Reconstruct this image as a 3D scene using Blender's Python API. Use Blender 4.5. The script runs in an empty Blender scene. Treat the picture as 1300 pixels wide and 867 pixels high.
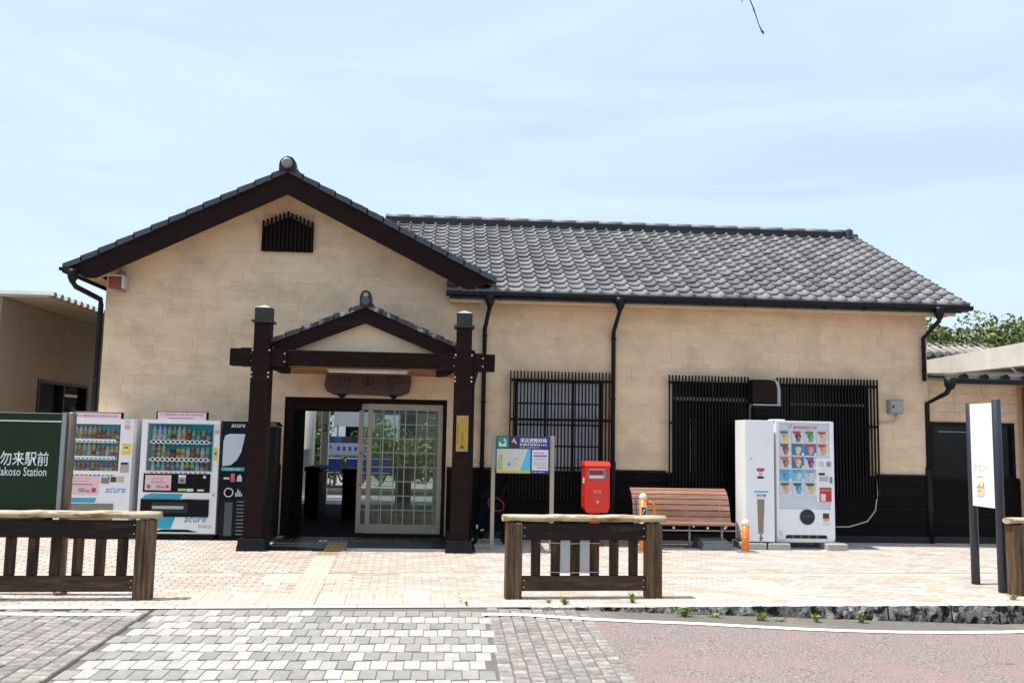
import bpy, math, random
from math import sin, cos, pi, radians
from mathutils import Vector
R = random.Random(7)
S = bpy.context.scene
COL = S.collection

# ------------------------------------------------------------------ camera
EYE = Vector((0, 0, 1.65)); FOC = 1140.0; PITCH, YAW, ROLL = radians(6.0), radians(3.85), radians(1.1)
FW = Vector((sin(YAW)*cos(PITCH), cos(YAW)*cos(PITCH), sin(PITCH)))
R0 = Vector((cos(YAW), -sin(YAW), 0)); U0 = R0.cross(FW)
RT = R0*cos(ROLL) + U0*sin(ROLL); UP = U0*cos(ROLL) - R0*sin(ROLL)
cd = bpy.data.cameras.new('camera'); cam = bpy.data.objects.new('camera', cd); COL.objects.link(cam)
from mathutils import Matrix
cam.matrix_world = Matrix(((RT.x, UP.x, -FW.x, 0), (RT.y, UP.y, -FW.y, 0), (RT.z, UP.z, -FW.z, EYE.z), (0, 0, 0, 1)))
cd.sensor_width = 36; cd.lens = 36*FOC/1300; cd.clip_end = 3000; cd.clip_start = .05
S.camera = cam

# ------------------------------------------------------------------ sky, sun, exposure
SUN_EL, SUN_AZ = radians(69), radians(268)      # azimuth clockwise from +Y
w = bpy.data.worlds.new('World'); S.world = w; w.use_nodes = True
nt = w.node_tree; N = nt.nodes; L = nt.links
bg = N['Background']; sky = N.new('ShaderNodeTexSky'); sky.sky_type = 'NISHITA'; sky.sun_disc = False
sky.sun_elevation = SUN_EL; sky.sun_rotation = SUN_AZ; sky.air_density = 1.0; sky.dust_density = 2.2; sky.ozone_density = 1.4
tc = N.new('ShaderNodeTexCoord'); mp = N.new('ShaderNodeMapping'); mp.inputs['Scale'].default_value = (1.2, 1.2, 6.5); mp.inputs['Rotation'].default_value = (.12, .1, .3)
nz = N.new('ShaderNodeTexNoise'); nz.inputs['Scale'].default_value = 1.7; nz.inputs['Detail'].default_value = 9; nz.inputs['Roughness'].default_value = .58; nz.inputs['Distortion'].default_value = .6
rp = N.new('ShaderNodeValToRGB'); rp.color_ramp.elements[0].position = .40; rp.color_ramp.elements[1].position = .75
rp.color_ramp.elements[0].color = (.48, .48, .48, 1); rp.color_ramp.elements[1].color = (.72, .72, .72, 1)
mx = N.new('ShaderNodeMixRGB'); mx.inputs[2].default_value = (4.8, 5.8, 6.85, 1)
L.new(tc.outputs['Generated'], mp.inputs['Vector']); L.new(mp.outputs[0], nz.inputs['Vector']); L.new(nz.outputs[0], rp.inputs[0])
L.new(rp.outputs[0], mx.inputs[0]); L.new(sky.outputs[0], mx.inputs[1]); L.new(mx.outputs[0], bg.inputs[0]); bg.inputs[1].default_value = .13
sl = bpy.data.lights.new('sun', 'SUN'); sl.energy = 4.2; sl.angle = radians(.53); sl.color = (1, .95, .87)
so = bpy.data.objects.new('sun', sl); COL.objects.link(so)
sd = Vector((sin(SUN_AZ)*cos(SUN_EL), cos(SUN_AZ)*cos(SUN_EL), sin(SUN_EL)))
so.rotation_euler = sd.to_track_quat('Z', 'Y').to_euler(); so.location = sd*60
S.view_settings.view_transform = 'Standard'; S.view_settings.look = 'None'; S.view_settings.gamma = 1; S.view_settings.exposure = .55

# ------------------------------------------------------------------ helpers
def ray(px, py): return FW + RT*((px-650)/FOC) - UP*((py-433.5)/FOC)
def at(px, py, Y): r = ray(px, py); return EYE + r*(Y/r.y)          # point of the plane Y seen at a photo position
def atX(px, py, X): r = ray(px, py); return EYE + r*(X/r.x)
SLOPE, YFLAT = .02, 15.8
def zg(Y): return -SLOPE*(YFLAT-max(-10, min(Y, YFLAT)))
def dip(X): return .2*max(0, min(1, (X-.5)/5.5))                     # the road sinks below the kerb to the right
def gp(px, py, road=False):
    d = 0
    for _ in range(6):
        r = ray(px, py); t = (-SLOPE*YFLAT-d-EYE.z)/(r.z-SLOPE*r.y); p = EYE+r*t
        if road: d = dip(p.x)
    return p
OFF = {}
class MB:
    def __init__(s): s.v, s.f, s.c, s.s, s.t = [], [], [], [], []
    def face(s, idx, col=(1,1,1), sm=False, tone=None): s.f.append(tuple(idx)); s.c.append(col); s.s.append(sm); s.t.append(R.random() if tone is None else tone)
    def poly(s, pts, col=(1,1,1), tone=None):
        n = len(s.v); s.v += [tuple(p) for p in pts]; s.face(range(n, n+len(pts)), col, tone=tone); return s
    def hexa(s, p, col=(1,1,1), tone=None):                          # p: bottom four (ccw from above) then top four
        n = len(s.v); s.v += [tuple(q) for q in p]; t = R.random() if tone is None else tone
        for q in ((3,2,1,0), (4,5,6,7), (0,1,5,4), (1,2,6,5), (2,3,7,6), (3,0,4,7)): s.face([n+i for i in q], col, tone=t)
        return s
    def box(s, x0, x1, y0, y1, z0, z1, col=(1,1,1), tone=None):
        return s.hexa([(x0,y0,z0),(x1,y0,z0),(x1,y1,z0),(x0,y1,z0),(x0,y0,z1),(x1,y0,z1),(x1,y1,z1),(x0,y1,z1)], col, tone)
    def bbox(s, x0, x1, y0, y1, z0, z1, b=.01, col=(1,1,1)):          # box with bevelled edges
        b = min(b, (x1-x0)*.3, (y1-y0)*.3, (z1-z0)*.3)
        lev = [(z0, b), (z0+b, 0), (z1-b, 0), (z1, b)]; rings = []
        for z, i in lev:
            n = len(s.v)
            a, c, d, e = x0+i, x1-i, y0+i, y1-i; k = b*.7
            s.v += [(a+k,d,z),(c-k,d,z),(c,d+k,z),(c,e-k,z),(c-k,e,z),(a+k,e,z),(a,e-k,z),(a,d+k,z)]; rings.append(n)
        for q in range(3):
            for i in range(8): j = (i+1) % 8; s.face((rings[q]+i, rings[q]+j, rings[q+1]+j, rings[q+1]+i), col)
        s.face([rings[0]+i for i in range(7, -1, -1)], col); s.face([rings[3]+i for i in range(8)], col); return s
    def extr(s, pts, y0, y1, col=(1,1,1), tone=None):                # polygon in x,z (ccw seen from -Y), front y0
        n = len(s.v); k = len(pts); s.v += [(x, y0, z) for x, z in pts] + [(x, y1, z) for x, z in pts]
        t = R.random() if tone is None else tone
        s.face(range(n, n+k), col, tone=t); s.face([n+k+i for i in range(k-1, -1, -1)], col, tone=t)
        for i in range(k): j = (i+1) % k; s.face((n+i, n+k+i, n+k+j, n+j), col, tone=t)
        return s
    def tube(s, pts, r, n=8, col=(1,1,1), cap=True):
        pts = [Vector(p) for p in pts]; rr = r if isinstance(r, (list, tuple)) else [r]*len(pts); base = len(s.v)
        side = None
        for i, p in enumerate(pts):
            d = (pts[min(i+1, len(pts)-1)]-pts[max(i-1, 0)]).normalized()
            if side is None: side = d.cross(Vector((0,0,1)) if abs(d.z) < .9 else Vector((0,1,0))).normalized()
            side = (side-d*side.dot(d)).normalized(); up = d.cross(side)
            for k in range(n): a = 2*pi*k/n; s.v.append(tuple(p+(side*cos(a)+up*sin(a))*rr[i]))
        for i in range(len(pts)-1):
            for k in range(n): j = (k+1) % n; s.face((base+i*n+k, base+i*n+j, base+(i+1)*n+j, base+(i+1)*n+k), col, True)
        if cap: s.face([base+k for k in range(n-1, -1, -1)], col); s.face([base+(len(pts)-1)*n+k for k in range(n)], col)
        return s
    def lathe(s, prof, cx, cy, n=12, col=(1,1,1)):
        base = len(s.v)
        for r, z in prof:
            for k in range(n): a = 2*pi*k/n; s.v.append((cx+r*cos(a), cy+r*sin(a), z))
        for i in range(len(prof)-1):
            for k in range(n): j = (k+1) % n; s.face((base+i*n+k, base+i*n+j, base+(i+1)*n+j, base+(i+1)*n+k), col, True)
        s.face([base+k for k in range(n-1, -1, -1)], col); s.face([base+(len(prof)-1)*n+k for k in range(n)], col); return s
    def map(s, fn, start=0): s.v = s.v[:start]+[tuple(fn(*p)) for p in s.v[start:]]; return s
    def mesh(s, name, m, off=(0,0,0)):
        me = bpy.data.meshes.new(name); me.from_pydata([(a-off[0], b-off[1], c-off[2]) for a, b, c in s.v], [], s.f)
        me.polygons.foreach_set('use_smooth', s.s)
        ca = me.attributes.new('paint', 'FLOAT_COLOR', 'FACE'); fl = []
        for c in s.c: fl += [c[0], c[1], c[2], 1]
        ca.data.foreach_set('color', fl)
        ta = me.attributes.new('tone', 'FLOAT', 'FACE'); ta.data.foreach_set('value', s.t)
        for q in (m if isinstance(m, list) else [m]): me.materials.append(q)
        me.update(); return me
def link(o): COL.objects.link(o); return o
def tag(o, label, cat, group=None):
    o['label'] = label; o['category'] = cat
    if group: o['group'] = group
    return o
def thing(name, loc, label, cat, group=None):
    o = link(bpy.data.objects.new(name, None)); o.location = loc; o.empty_display_size = .2; OFF[o.name] = tuple(loc); return tag(o, label, cat, group)
SPLIT = {'bolt', 'printed_marks', 'coin_slot', 'sticker', 'window_rail', 'print_icons', 'teal_band', 'slot', 'side_beam', 'plinth', 'wainscot_cap', 'side_plate', 'post', 'pale_clip', 'advert_card', 'lock', 'banner_rail', 'pole', 'clip', 'vent_rail', 'cabinet_parts'}
def pieces_of(mb):
    root = list(range(len(mb.v)))
    def fd(i):
        while root[i] != i: root[i] = root[root[i]]; i = root[i]
        return i
    for f in mb.f:
        for i in f[1:]: root[fd(i)] = fd(f[0])
    out = {}
    for f, c, sm, t in zip(mb.f, mb.c, mb.s, mb.t):
        g = out.setdefault(fd(f[0]), (MB(), {})); q, ix = g
        for i in f:
            if i not in ix: ix[i] = len(q.v); q.v.append(mb.v[i])
        q.face([ix[i] for i in f], c, sm, t)
    return [q for q, _ in out.values()]
def part(name, mb, m, parent, stuff=False):
    if name in SPLIT:
        ps = pieces_of(mb)
        if 1 < len(ps) <= 12: return [part1(name, p, m, parent, stuff) for p in ps][0]
    return part1(name, mb, m, parent, stuff)
def part1(name, mb, m, parent, stuff=False):                          # mesh given in world metres, child of parent
    off = OFF.get(parent.name, (0,0,0)); o = link(bpy.data.objects.new(name, mb.mesh(name, m, off))); o.parent = parent; OFF[o.name] = off
    if stuff: o['kind'] = 'stuff'
    return o
def solo(name, mb, m, loc, label, cat, group=None):
    o = link(bpy.data.objects.new(name, mb.mesh(name, m, loc))); o.location = loc; OFF[o.name] = tuple(loc); return tag(o, label, cat, group)
def struct(name, mb, m):
    o = link(bpy.data.objects.new(name, mb.mesh(name, m))); o['kind'] = 'structure'; OFF[o.name] = (0,0,0); return o
def piece(name, me, loc, parent, rot=None, scale=None):              # a piece that shares mesh data
    off = OFF.get(parent.name, (0,0,0)); o = link(bpy.data.objects.new(name, me)); o.parent = parent
    o.location = (loc[0]-off[0], loc[1]-off[1], loc[2]-off[2])
    if rot: o.rotation_euler = rot
    if scale: o.scale = scale
    return o
def copy_tree(o, parent=None):
    c = link(o.copy())
    if parent: c.parent = parent
    for ch in list(o.children): copy_tree(ch, c)
    return c
def text(name, body, height, origin, parent, m, u=(1,0,0), v=(0,0,1), depth=.002, align='LEFT', width=None, bold=0, shear=0):
    cu = bpy.data.curves.new('lettering', 'FONT'); cu.body = body; cu.align_x = align; cu.extrude = .0; cu.offset = bold; cu.shear = shear; cu.resolution_u = 2
    to = link(bpy.data.objects.new('lettering', cu)); dg = bpy.context.evaluated_depsgraph_get(); dg.update()
    me = bpy.data.meshes.new_from_object(to.evaluated_get(dg)); bpy.data.objects.remove(to)
    xs = [q.co.x for q in me.vertices]; ys = [q.co.y for q in me.vertices]
    if not xs: return None
    k = height/(max(ys)-min(ys)); kx = k if width is None else width/(max(xs)-min(xs))
    ox = min(xs) if align == 'LEFT' else (min(xs)+max(xs))/2; oy = min(ys)
    u, v, o = Vector(u), Vector(v), Vector(origin); off = Vector(OFF.get(parent.name, (0,0,0)))
    for q in me.vertices: q.co = o + u*((q.co.x-ox)*kx) + v*((q.co.y-oy)*k) - off
    me.materials.clear(); me.materials.append(m); me.name = name
    t = link(bpy.data.objects.new(name, me)); t.parent = parent; OFF[t.name] = tuple(off); return t
def clip(poly, a, b, c):                                             # keep a*x+b*z<=c
    out = []
    for i in range(len(poly)):
        p, q = poly[i], poly[(i+1) % len(poly)]; dp, dq = a*p[0]+b*p[1]-c, a*q[0]+b*q[1]-c
        if dp <= 0: out.append(p)
        if dp*dq < 0: t = dp/(dp-dq); out.append((p[0]+(q[0]-p[0])*t, p[1]+(q[1]-p[1])*t))
    return out
def minus(rects, h):
    out = []
    for (a, b, c, d) in rects:                                       # x0 x1 z0 z1
        if h[0] >= b or h[1] <= a or h[2] >= d or h[3] <= c: out.append((a, b, c, d)); continue
        if a < h[0]: out.append((a, h[0], c, d))
        if h[1] < b: out.append((h[1], b, c, d))
        x0, x1 = max(a, h[0]), min(b, h[1])
        if c < h[2]: out.append((x0, x1, c, h[2]))
        if h[3] < d: out.append((x0, x1, h[3], d))
    return out

# ------------------------------------------------------------------ materials
def mat(name, col, rough=.6, var=.2, scale=5, bump=0., bscale=60, metal=0, rnd=0., stretch=(1,1,1), col2=None, spec=.5, attr=None, dirt=None, dscale=1.2, dpos=(.55,.75), coat=0):
    m = bpy.data.materials.new(name); m.use_nodes = True; nt = m.node_tree; N, L = nt.nodes, nt.links; b = N['Principled BSDF']
    tc = N.new('ShaderNodeTexCoord'); mp = N.new('ShaderNodeMapping'); mp.inputs['Scale'].default_value = stretch; L.new(tc.outputs['Object'], mp.inputs[0])
    oi = N.new('ShaderNodeObjectInfo')
    ad = N.new('ShaderNodeVectorMath'); ad.operation = 'ADD'; L.new(mp.outputs[0], ad.inputs[0])
    sc = N.new('ShaderNodeMath'); sc.operation = 'MULTIPLY'; sc.inputs[1].default_value = 37 if rnd else 0; L.new(oi.outputs['Random'], sc.inputs[0]); L.new(sc.outputs[0], ad.inputs[1])
    nz = N.new('ShaderNodeTexNoise'); nz.inputs['Scale'].default_value = scale; nz.inputs['Detail'].default_value = 6; nz.inputs['Roughness'].default_value = .62; L.new(ad.outputs[0], nz.inputs['Vector'])
    rp = N.new('ShaderNodeValToRGB'); rp.color_ramp.elements[0].position = .3; rp.color_ramp.elements[1].position = .7; L.new(nz.outputs[0], rp.inputs[0])
    if attr:
        at_ = N.new('ShaderNodeAttribute'); at_.attribute_name = attr; src = at_.outputs['Color']
        rp.color_ramp.elements[0].color = (1-var, 1-var, 1-var, 1); rp.color_ramp.elements[1].color = (1, 1, 1, 1)
        mu = N.new('ShaderNodeMixRGB'); mu.blend_type = 'MULTIPLY'; mu.inputs[0].default_value = 1; L.new(src, mu.inputs[1]); L.new(rp.outputs[0], mu.inputs[2]); out = mu.outputs[0]
    else:
        c2 = col2 or tuple(x*(1-var) for x in col); rp.color_ramp.elements[0].color = (*c2, 1); rp.color_ramp.elements[1].color = (*col, 1); out = rp.outputs[0]
    if rnd:
        h = N.new('ShaderNodeHueSaturation'); ma = N.new('ShaderNodeMapRange'); ma.inputs[3].default_value = 1-rnd; ma.inputs[4].default_value = 1+rnd*.6
        ta = N.new('ShaderNodeAttribute'); ta.attribute_name = 'tone'; a2 = N.new('ShaderNodeMath'); a2.operation = 'ADD'; L.new(ta.outputs['Fac'], a2.inputs[0]); L.new(oi.outputs['Random'], a2.inputs[1])
        fr = N.new('ShaderNodeMath'); fr.operation = 'FRACT'; L.new(a2.outputs[0], fr.inputs[0])
        L.new(fr.outputs[0], ma.inputs[0]); L.new(ma.outputs[0], h.inputs['Value']); L.new(out, h.inputs['Color']); out = h.outputs[0]
    if dirt:
        n2 = N.new('ShaderNodeTexNoise'); n2.inputs['Scale'].default_value = dscale; n2.inputs['Detail'].default_value = 8; n2.inputs['Roughness'].default_value = .68; L.new(mp.outputs[0], n2.inputs['Vector'])
        r2 = N.new('ShaderNodeMapRange'); r2.inputs[1].default_value = dpos[0]; r2.inputs[2].default_value = dpos[1]; L.new(n2.outputs[0], r2.inputs[0])
        m2 = N.new('ShaderNodeMixRGB'); m2.inputs[2].default_value = (*dirt, 1); L.new(r2.outputs[0], m2.inputs[0]); L.new(out, m2.inputs[1]); out = m2.outputs[0]
    L.new(out, b.inputs['Base Color']); b.inputs['Roughness'].default_value = rough; b.inputs['Metallic'].default_value = metal; b.inputs['Specular IOR Level'].default_value = spec
    if coat: b.inputs['Coat Weight'].default_value = coat; b.inputs['Coat Roughness'].default_value = .1
    if bump:
        n3 = N.new('ShaderNodeTexNoise'); n3.inputs['Scale'].default_value = bscale; n3.inputs['Detail'].default_value = 4; L.new(ad.outputs[0], n3.inputs['Vector'])
        bp = N.new('ShaderNodeBump'); bp.inputs['Strength'].default_value = bump; bp.inputs['Distance'].default_value = .01; L.new(n3.outputs[0], bp.inputs['Height']); L.new(bp.outputs[0], b.inputs['Normal'])
    return m
def glass_mat(name, tint, spec=.12, rough=.02):
    m = bpy.data.materials.new(name); m.use_nodes = True; nt = m.node_tree; N, L = nt.nodes, nt.links; N.remove(N['Principled BSDF'])
    t = N.new('ShaderNodeBsdfTransparent'); t.inputs[0].default_value = (*tint, 1); g = N.new('ShaderNodeBsdfGlossy'); g.inputs['Roughness'].default_value = rough
    fr = N.new('ShaderNodeFresnel'); fr.inputs[0].default_value = 1.5; ma = N.new('ShaderNodeMath'); ma.operation = 'ADD'; ma.inputs[1].default_value = spec-.04; ma.use_clamp = True
    L.new(fr.outputs[0], ma.inputs[0]); mx = N.new('ShaderNodeMixShader'); L.new(ma.outputs[0], mx.inputs[0]); L.new(t.outputs[0], mx.inputs[1]); L.new(g.outputs[0], mx.inputs[2]); L.new(mx.outputs[0], N['Material Output'].inputs[0]); return m
PLASTER = mat('plaster_block', (.74,.56,.385), .95, var=.09, scale=4, bump=.5, bscale=38, rnd=.05, dirt=(.43,.32,.215), dscale=1.5, dpos=(.46,.84), spec=.2, stretch=(1,1,1.3))
PLASTERJ = mat('plaster_joint', (.57,.415,.27), .95, spec=.2, var=.15, scale=4, bump=.3)
SOFFIT = mat('soffit_board', (.60,.43,.26), .8, var=.12, scale=3)
CREAM = mat('cream_board', (.70,.54,.37), .8, var=.08, scale=3)
BROWN = mat('dark_brown_paint', (.020,.0098,.0085), .55, spec=.08, var=.35, scale=3, stretch=(1,1,4), bump=.08, bscale=30, dirt=(.030,.014,.012))
BROWNW = mat('dark_brown_wood', (.017,.0098,.0075), .6, spec=.07, var=.5, scale=4, stretch=(2,8,8), bump=.2, bscale=20)
PLANK = mat('charred_plank', (.0075,.006,.006), .7, spec=.10, var=.4, scale=3, stretch=(1,6,6), bump=.2, bscale=25, rnd=.25)
BLACKM = mat('black_metal', (.006,.006,.0065), .5, spec=.15, var=.3, scale=4)
GUTTER = mat('gutter_metal', (.010,.0105,.012), .45, var=.3, scale=3, spec=.2)
TILE = mat('roof_tile_clay', (.20,.20,.205), .6, var=.3, scale=4, rnd=.38, bump=.12, bscale=30, dirt=(.12,.118,.112), dscale=2.5, dpos=(.55,.85), spec=.3)
RIDGE = mat('ridge_tile_clay', (.035,.038,.043), .5, spec=.3, var=.35, scale=2, bump=.1, rnd=.2)
RAKE = mat('rake_tile_clay', (.055,.066,.082), .45, var=.3, scale=3, rnd=.2)
STONE = mat('black_stone', (.010,.012,.014), .6, spec=.15, var=.3, scale=12, bump=.1)
SLATE = mat('slate_floor', (.013,.014,.0155), .5, spec=.2, var=.3, scale=5, bump=.1)
ALU = mat('bronze_aluminium', (.33,.28,.22), .42, var=.12, scale=3, metal=.3)
STEEL = mat('grey_steel', (.36,.36,.36), .4, var=.15, scale=4, metal=.5)
PAINT = mat('painted_panel', (1,1,1), .45, spec=.12, var=.05, scale=6, attr='paint')
PRINT = mat('printed_sheet', (1,1,1), .5, var=.08, scale=14, attr='paint')
GLOSS = mat('glossy_plastic', (1,1,1), .3, spec=.14, var=.08, scale=30, attr='paint')
ROUGHP = mat('matt_surface', (1,1,1), .75, var=.25, scale=7, attr='paint', bump=.1)
WOODF = mat('weathered_fence_wood', (.060,.036,.021), .75, spec=.15, var=.6, scale=3.2, stretch=(9,9,1.2), bump=.5, bscale=12, rnd=.25, col2=(.016,.012,.010), dirt=(.17,.075,.02), dscale=1.3, dpos=(.5,.72))
WOODP = mat('weathered_post_wood', (.19,.105,.048), .8, spec=.15, var=.6, scale=3.2, stretch=(10,10,.9), bump=.7, bscale=10, rnd=.2, col2=(.045,.03,.02), dirt=(.19,.17,.14), dscale=2, dpos=(.5,.8))
WOODH = mat('weathered_rail_board', (.022,.013,.010), .65, spec=.2, var=.5, scale=3, stretch=(1.2,9,9), bump=.4, bscale=12, rnd=.2, dirt=(.07,.045,.03), dscale=2, dpos=(.5,.85))
WOODL = mat('weathered_lower_board', (.075,.05,.034), .75, spec=.15, var=.6, scale=3.2, stretch=(1.2,9,9), bump=.5, bscale=12, rnd=.2, col2=(.028,.02,.015), dirt=(.16,.085,.04), dscale=2.4, dpos=(.5,.72))
LOG = mat('peeled_log', (.60,.50,.34), .8, spec=.2, var=.35, scale=4, stretch=(1.2,5,5), bump=.6, bscale=14, dirt=(.22,.11,.04), dscale=2.4, dpos=(.47,.62))
BENCHW = mat('bench_slat_wood', (.33,.165,.105), .55, var=.45, scale=3, stretch=(1,10,10), bump=.15, bscale=20, rnd=.2, dirt=(.40,.27,.21), dscale=3, dpos=(.52,.8))
ORANGE = mat('orange_post_paint', (.85,.22,.02), .4, var=.12, scale=5)
REDP = mat('red_post_paint', (.72,.028,.012), .32, var=.12, scale=4)
CONC = mat('concrete', (.66,.62,.53), .85, var=.2, scale=3, bump=.2, bscale=40, dirt=(.50,.46,.38), dpos=(.5,.85))
CONCB = mat('concrete_block', (.42,.41,.38), .9, var=.3, scale=9, bump=.5, bscale=50)
DGLASS = mat('dark_window_glass', (.006,.007,.008), .05, var=.2, scale=1, spec=.25)
SHOJI = mat('translucent_window_sheet', (.78,.78,.84), .6, var=.12, scale=2)
CLEAR = glass_mat('clear_door_glass', (.84,.89,.86), .02)
SHOWG = glass_mat('display_glass', (.98,.99,.99), .03)
ANNEXW = mat('siding_panel', (.26,.205,.15), .8, var=.12, scale=2, stretch=(1,1,6), bump=.15, bscale=20)
WHITEL = mat('road_marking', (.82,.82,.79), .8, var=.15, scale=8, bump=.2, dirt=(.42,.41,.39), dscale=6, dpos=(.6,.72))
LEAF = mat('leaf', (.21,.265,.055), .6, var=.5, scale=1.2, rnd=.35, col2=(.07,.115,.025))
WEED = mat('weed_leaf', (.22,.30,.05), .55, var=.4, scale=9, rnd=.3)
BARK = mat('bark', (.09,.065,.045), .9, var=.4, scale=8, bump=.5, bscale=20)
INK = mat('black_ink', (.012,.012,.014), .5, var=.1); WHITEI = mat('white_ink', (.82,.83,.84), .5, var=.04)
def ink(name, c): return mat(name, c, .5, var=.06)
def brick_mat(name, ramp, bump=.25):
    m = mat(name, (1,1,1), .88, var=.2, scale=9, bump=bump, bscale=70, attr='paint', dirt=(.22,.19,.16), dscale=1.4, dpos=(.56,.98), rnd=.11); return m
BRICK = brick_mat('paving_brick', None)
SETTM = mat('sett_stone', (1,1,1), .9, var=.5, scale=16, bump=.7, bscale=60, attr='paint', dirt=(.17,.155,.135), dscale=1.6, dpos=(.5,.85), rnd=.22, spec=.3)
ASPH = mat('red_asphalt', (.40,.335,.315), .95, var=.35, scale=52, bump=1, bscale=60, col2=(.075,.064,.06), dirt=(.31,.205,.185), dscale=1.6, dpos=(.48,.70), spec=.15)
ASPHG = mat('grey_asphalt', (.22,.20,.18), .95, spec=.2, var=.5, scale=60, bump=.7, bscale=200, dirt=(.30,.26,.21), dscale=1.5, dpos=(.5,.75))
EARTH = mat('ground_earth', (.24,.21,.17), .95, var=.3, scale=6, bump=.4)
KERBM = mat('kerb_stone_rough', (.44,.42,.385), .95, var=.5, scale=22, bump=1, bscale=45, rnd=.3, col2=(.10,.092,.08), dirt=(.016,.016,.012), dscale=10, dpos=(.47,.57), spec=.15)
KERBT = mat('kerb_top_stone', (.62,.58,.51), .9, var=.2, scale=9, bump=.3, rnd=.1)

# ------------------------------------------------------------------ the ground and the paving
ys = [-900, -10, 0, YFLAT, 60, 900]
g = MB()
for i in range(len(ys)-1):
    a, b = ys[i], ys[i+1]; g.poly([(-900, a, zg(a)-.34), (900, a, zg(a)-.34), (900, b, zg(b)-.34), (-900, b, zg(b)-.34)])
struct('ground', g, EARTH)
PA = .05; YKERB = 9.55
def PV(u, v): return (u*cos(PA)-v*sin(PA), YKERB+u*sin(PA)+v*cos(PA))      # paving frame, v=0 at the kerb edge
def pv3(u, v, dz=0): x, y = PV(u, v); return (x, y, zg(y)+dz)
def zroad(x, y): return zg(y)-dip(x)
# base of the plaza
g = MB()
for i in range(-60, 90):
    g.poly([pv3(i*.25, .1, -.007), pv3(i*.25+.25, .1, -.007), pv3(i*.25+.25, 5.9, -.007), pv3(i*.25, 5.9, -.007)])
plaza = struct('plaza_pavement', g, mat('paving_joint_sand', (.38,.33,.26), .95, var=.3, scale=9))
PAL = [(.51,.405,.32), (.53,.45,.375), (.48,.37,.285), (.54,.495,.44), (.475,.475,.465), (.50,.43,.36)]
PMESH = []
def paver_mesh(name, a, b, h, col, m, ch=.006):
    q = MB(); x, y = a/2, b/2
    for z0, z1, i0, i1 in ((-h, -ch, 0, 0), (-ch, 0, 0, ch)):
        p = [(-x+i0,-y+i0,z0),(x-i0,-y+i0,z0),(x-i0,y-i0,z0),(-x+i0,y-i0,z0)]; r = [(-x+i1,-y+i1,z1),(x-i1,-y+i1,z1),(x-i1,y-i1,z1),(-x+i1,y-i1,z1)]
        n = len(q.v); q.v += p+r
        for k in range(4): j = (k+1) % 4; q.face((n+k, n+j, n+4+j, n+4+k), col, tone=.5)
    q.face((n+4, n+5, n+6, n+7), col, tone=.5); return q.mesh(name, m)
def flat_piece(q, c, a, b, rot, col, zf, ch=.006, h=.02):                    # one piece of a joined sheet, top following zf
    x, y = a/2, b/2; ca, sa = cos(rot), sin(rot)
    def P(dx, dy, dz): X, Y = c[0]+dx*ca-dy*sa, c[1]+dx*sa+dy*ca; return (X, Y, zf(X, Y)+dz+jit)
    jit = R.uniform(-.0012, .0012); t = R.random(); n = len(q.v)
    q.v += [P(-x,-y,-h), P(x,-y,-h), P(x,y,-h), P(-x,y,-h), P(-x+ch,-y+ch,0), P(x-ch,-y+ch,0), P(x-ch,y-ch,0), P(-x+ch,y-ch,0)]
    for k in range(4): j = (k+1) % 4; q.face((n+k, n+j, n+4+j, n+4+k), col, tone=t)
    q.face((n+4, n+5, n+6, n+7), col, tone=t)
def lay(name, parent, items, a, b, rot, zf, pal, m, limit=300, ch=.005):
    """items: (x, y, palette index); the nearest become pieces, the rest one joined part"""
    items.sort(key=lambda i: (i[1]-0)**2*1.0+(i[0])**2*.6)
    near = [i for i in items if in_view(i[0], i[1])][:limit]; ns = set(near); rest = MB()
    ms = [paver_mesh(name, a, b, .022, c, m, ch) for c in pal]
    for i in items:
        if i in ns: piece(name, ms[i[2]], (i[0], i[1], zf(i[0], i[1])+R.uniform(-.0012, .0012)), parent, (math.atan(SLOPE) if i[1] < YFLAT else 0, 0, rot+R.uniform(-.004, .004)))
        else: flat_piece(rest, i, a, b, rot, pal[i[2]], zf, ch)
    if rest.f: part(name+'_field', rest, m, parent, True)
def in_view(x, y):
    d = Vector((x, y, zg(y)))-EYE; k = d.dot(FW); px, py = 650+FOC*d.dot(RT)/k, 433.5-FOC*d.dot(UP)/k
    return -10 < px < 1310 and py < 872
def tact(u, v):                                                              # where the guide paving lies
    if abs(u+1.5) < .16 and .15 < v < 4.2: return True
    if -2.85 < u < .15 and .15 < v < .75: return True
    if -2.1 < u < -1.05 and 1.36 < v < 1.96: return True
    return False
items = []
for r in range(55):
    v = .15+.102*(r+.5)
    if 1.86 < v < 2.04: continue
    for k in range(-55, 72):
        u = (k+(.5 if r % 2 else 0))*.204
        if u < -10 or u > 13 or tact(u, v): continue
        x, y = PV(u, v)
        if -2.62 < x < .42 and y > 13.36: continue
        if -3.2 < u < .7: c = R.choice([0, 0, 1, 2, 1, 5, 3])
        else:
            c = R.choice([0, 1, 5, 2]) if ((k*2+r) // 3) % 3 == 0 else R.choice([3, 4, 3, 1]) if ((k*2+r) // 3) % 3 == 1 else R.choice([3, 1, 4, 5])
        items.append((x, y, c))
lay('brick', plaza, items, .199, .097, PA, lambda x, y: zg(y), PAL, BRICK)
# pale strip stones across the plaza
for k in range(-10, 13):
    u = k*.95
    if -2.6 < u < -.6: continue
    q = MB(); flat_piece(q, PV(u, 1.95), .94, .17, PA, (.58,.51,.42), lambda x, y: zg(y)); part('strip_stone', q, BRICK, plaza)
q = MB(); flat_piece(q, PV(3.9, 1.0), .62, .95, PA+.3, (.50,.44,.36), lambda x, y: zg(y)+.003); part('inspection_slab', q, BRICK, plaza)
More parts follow.
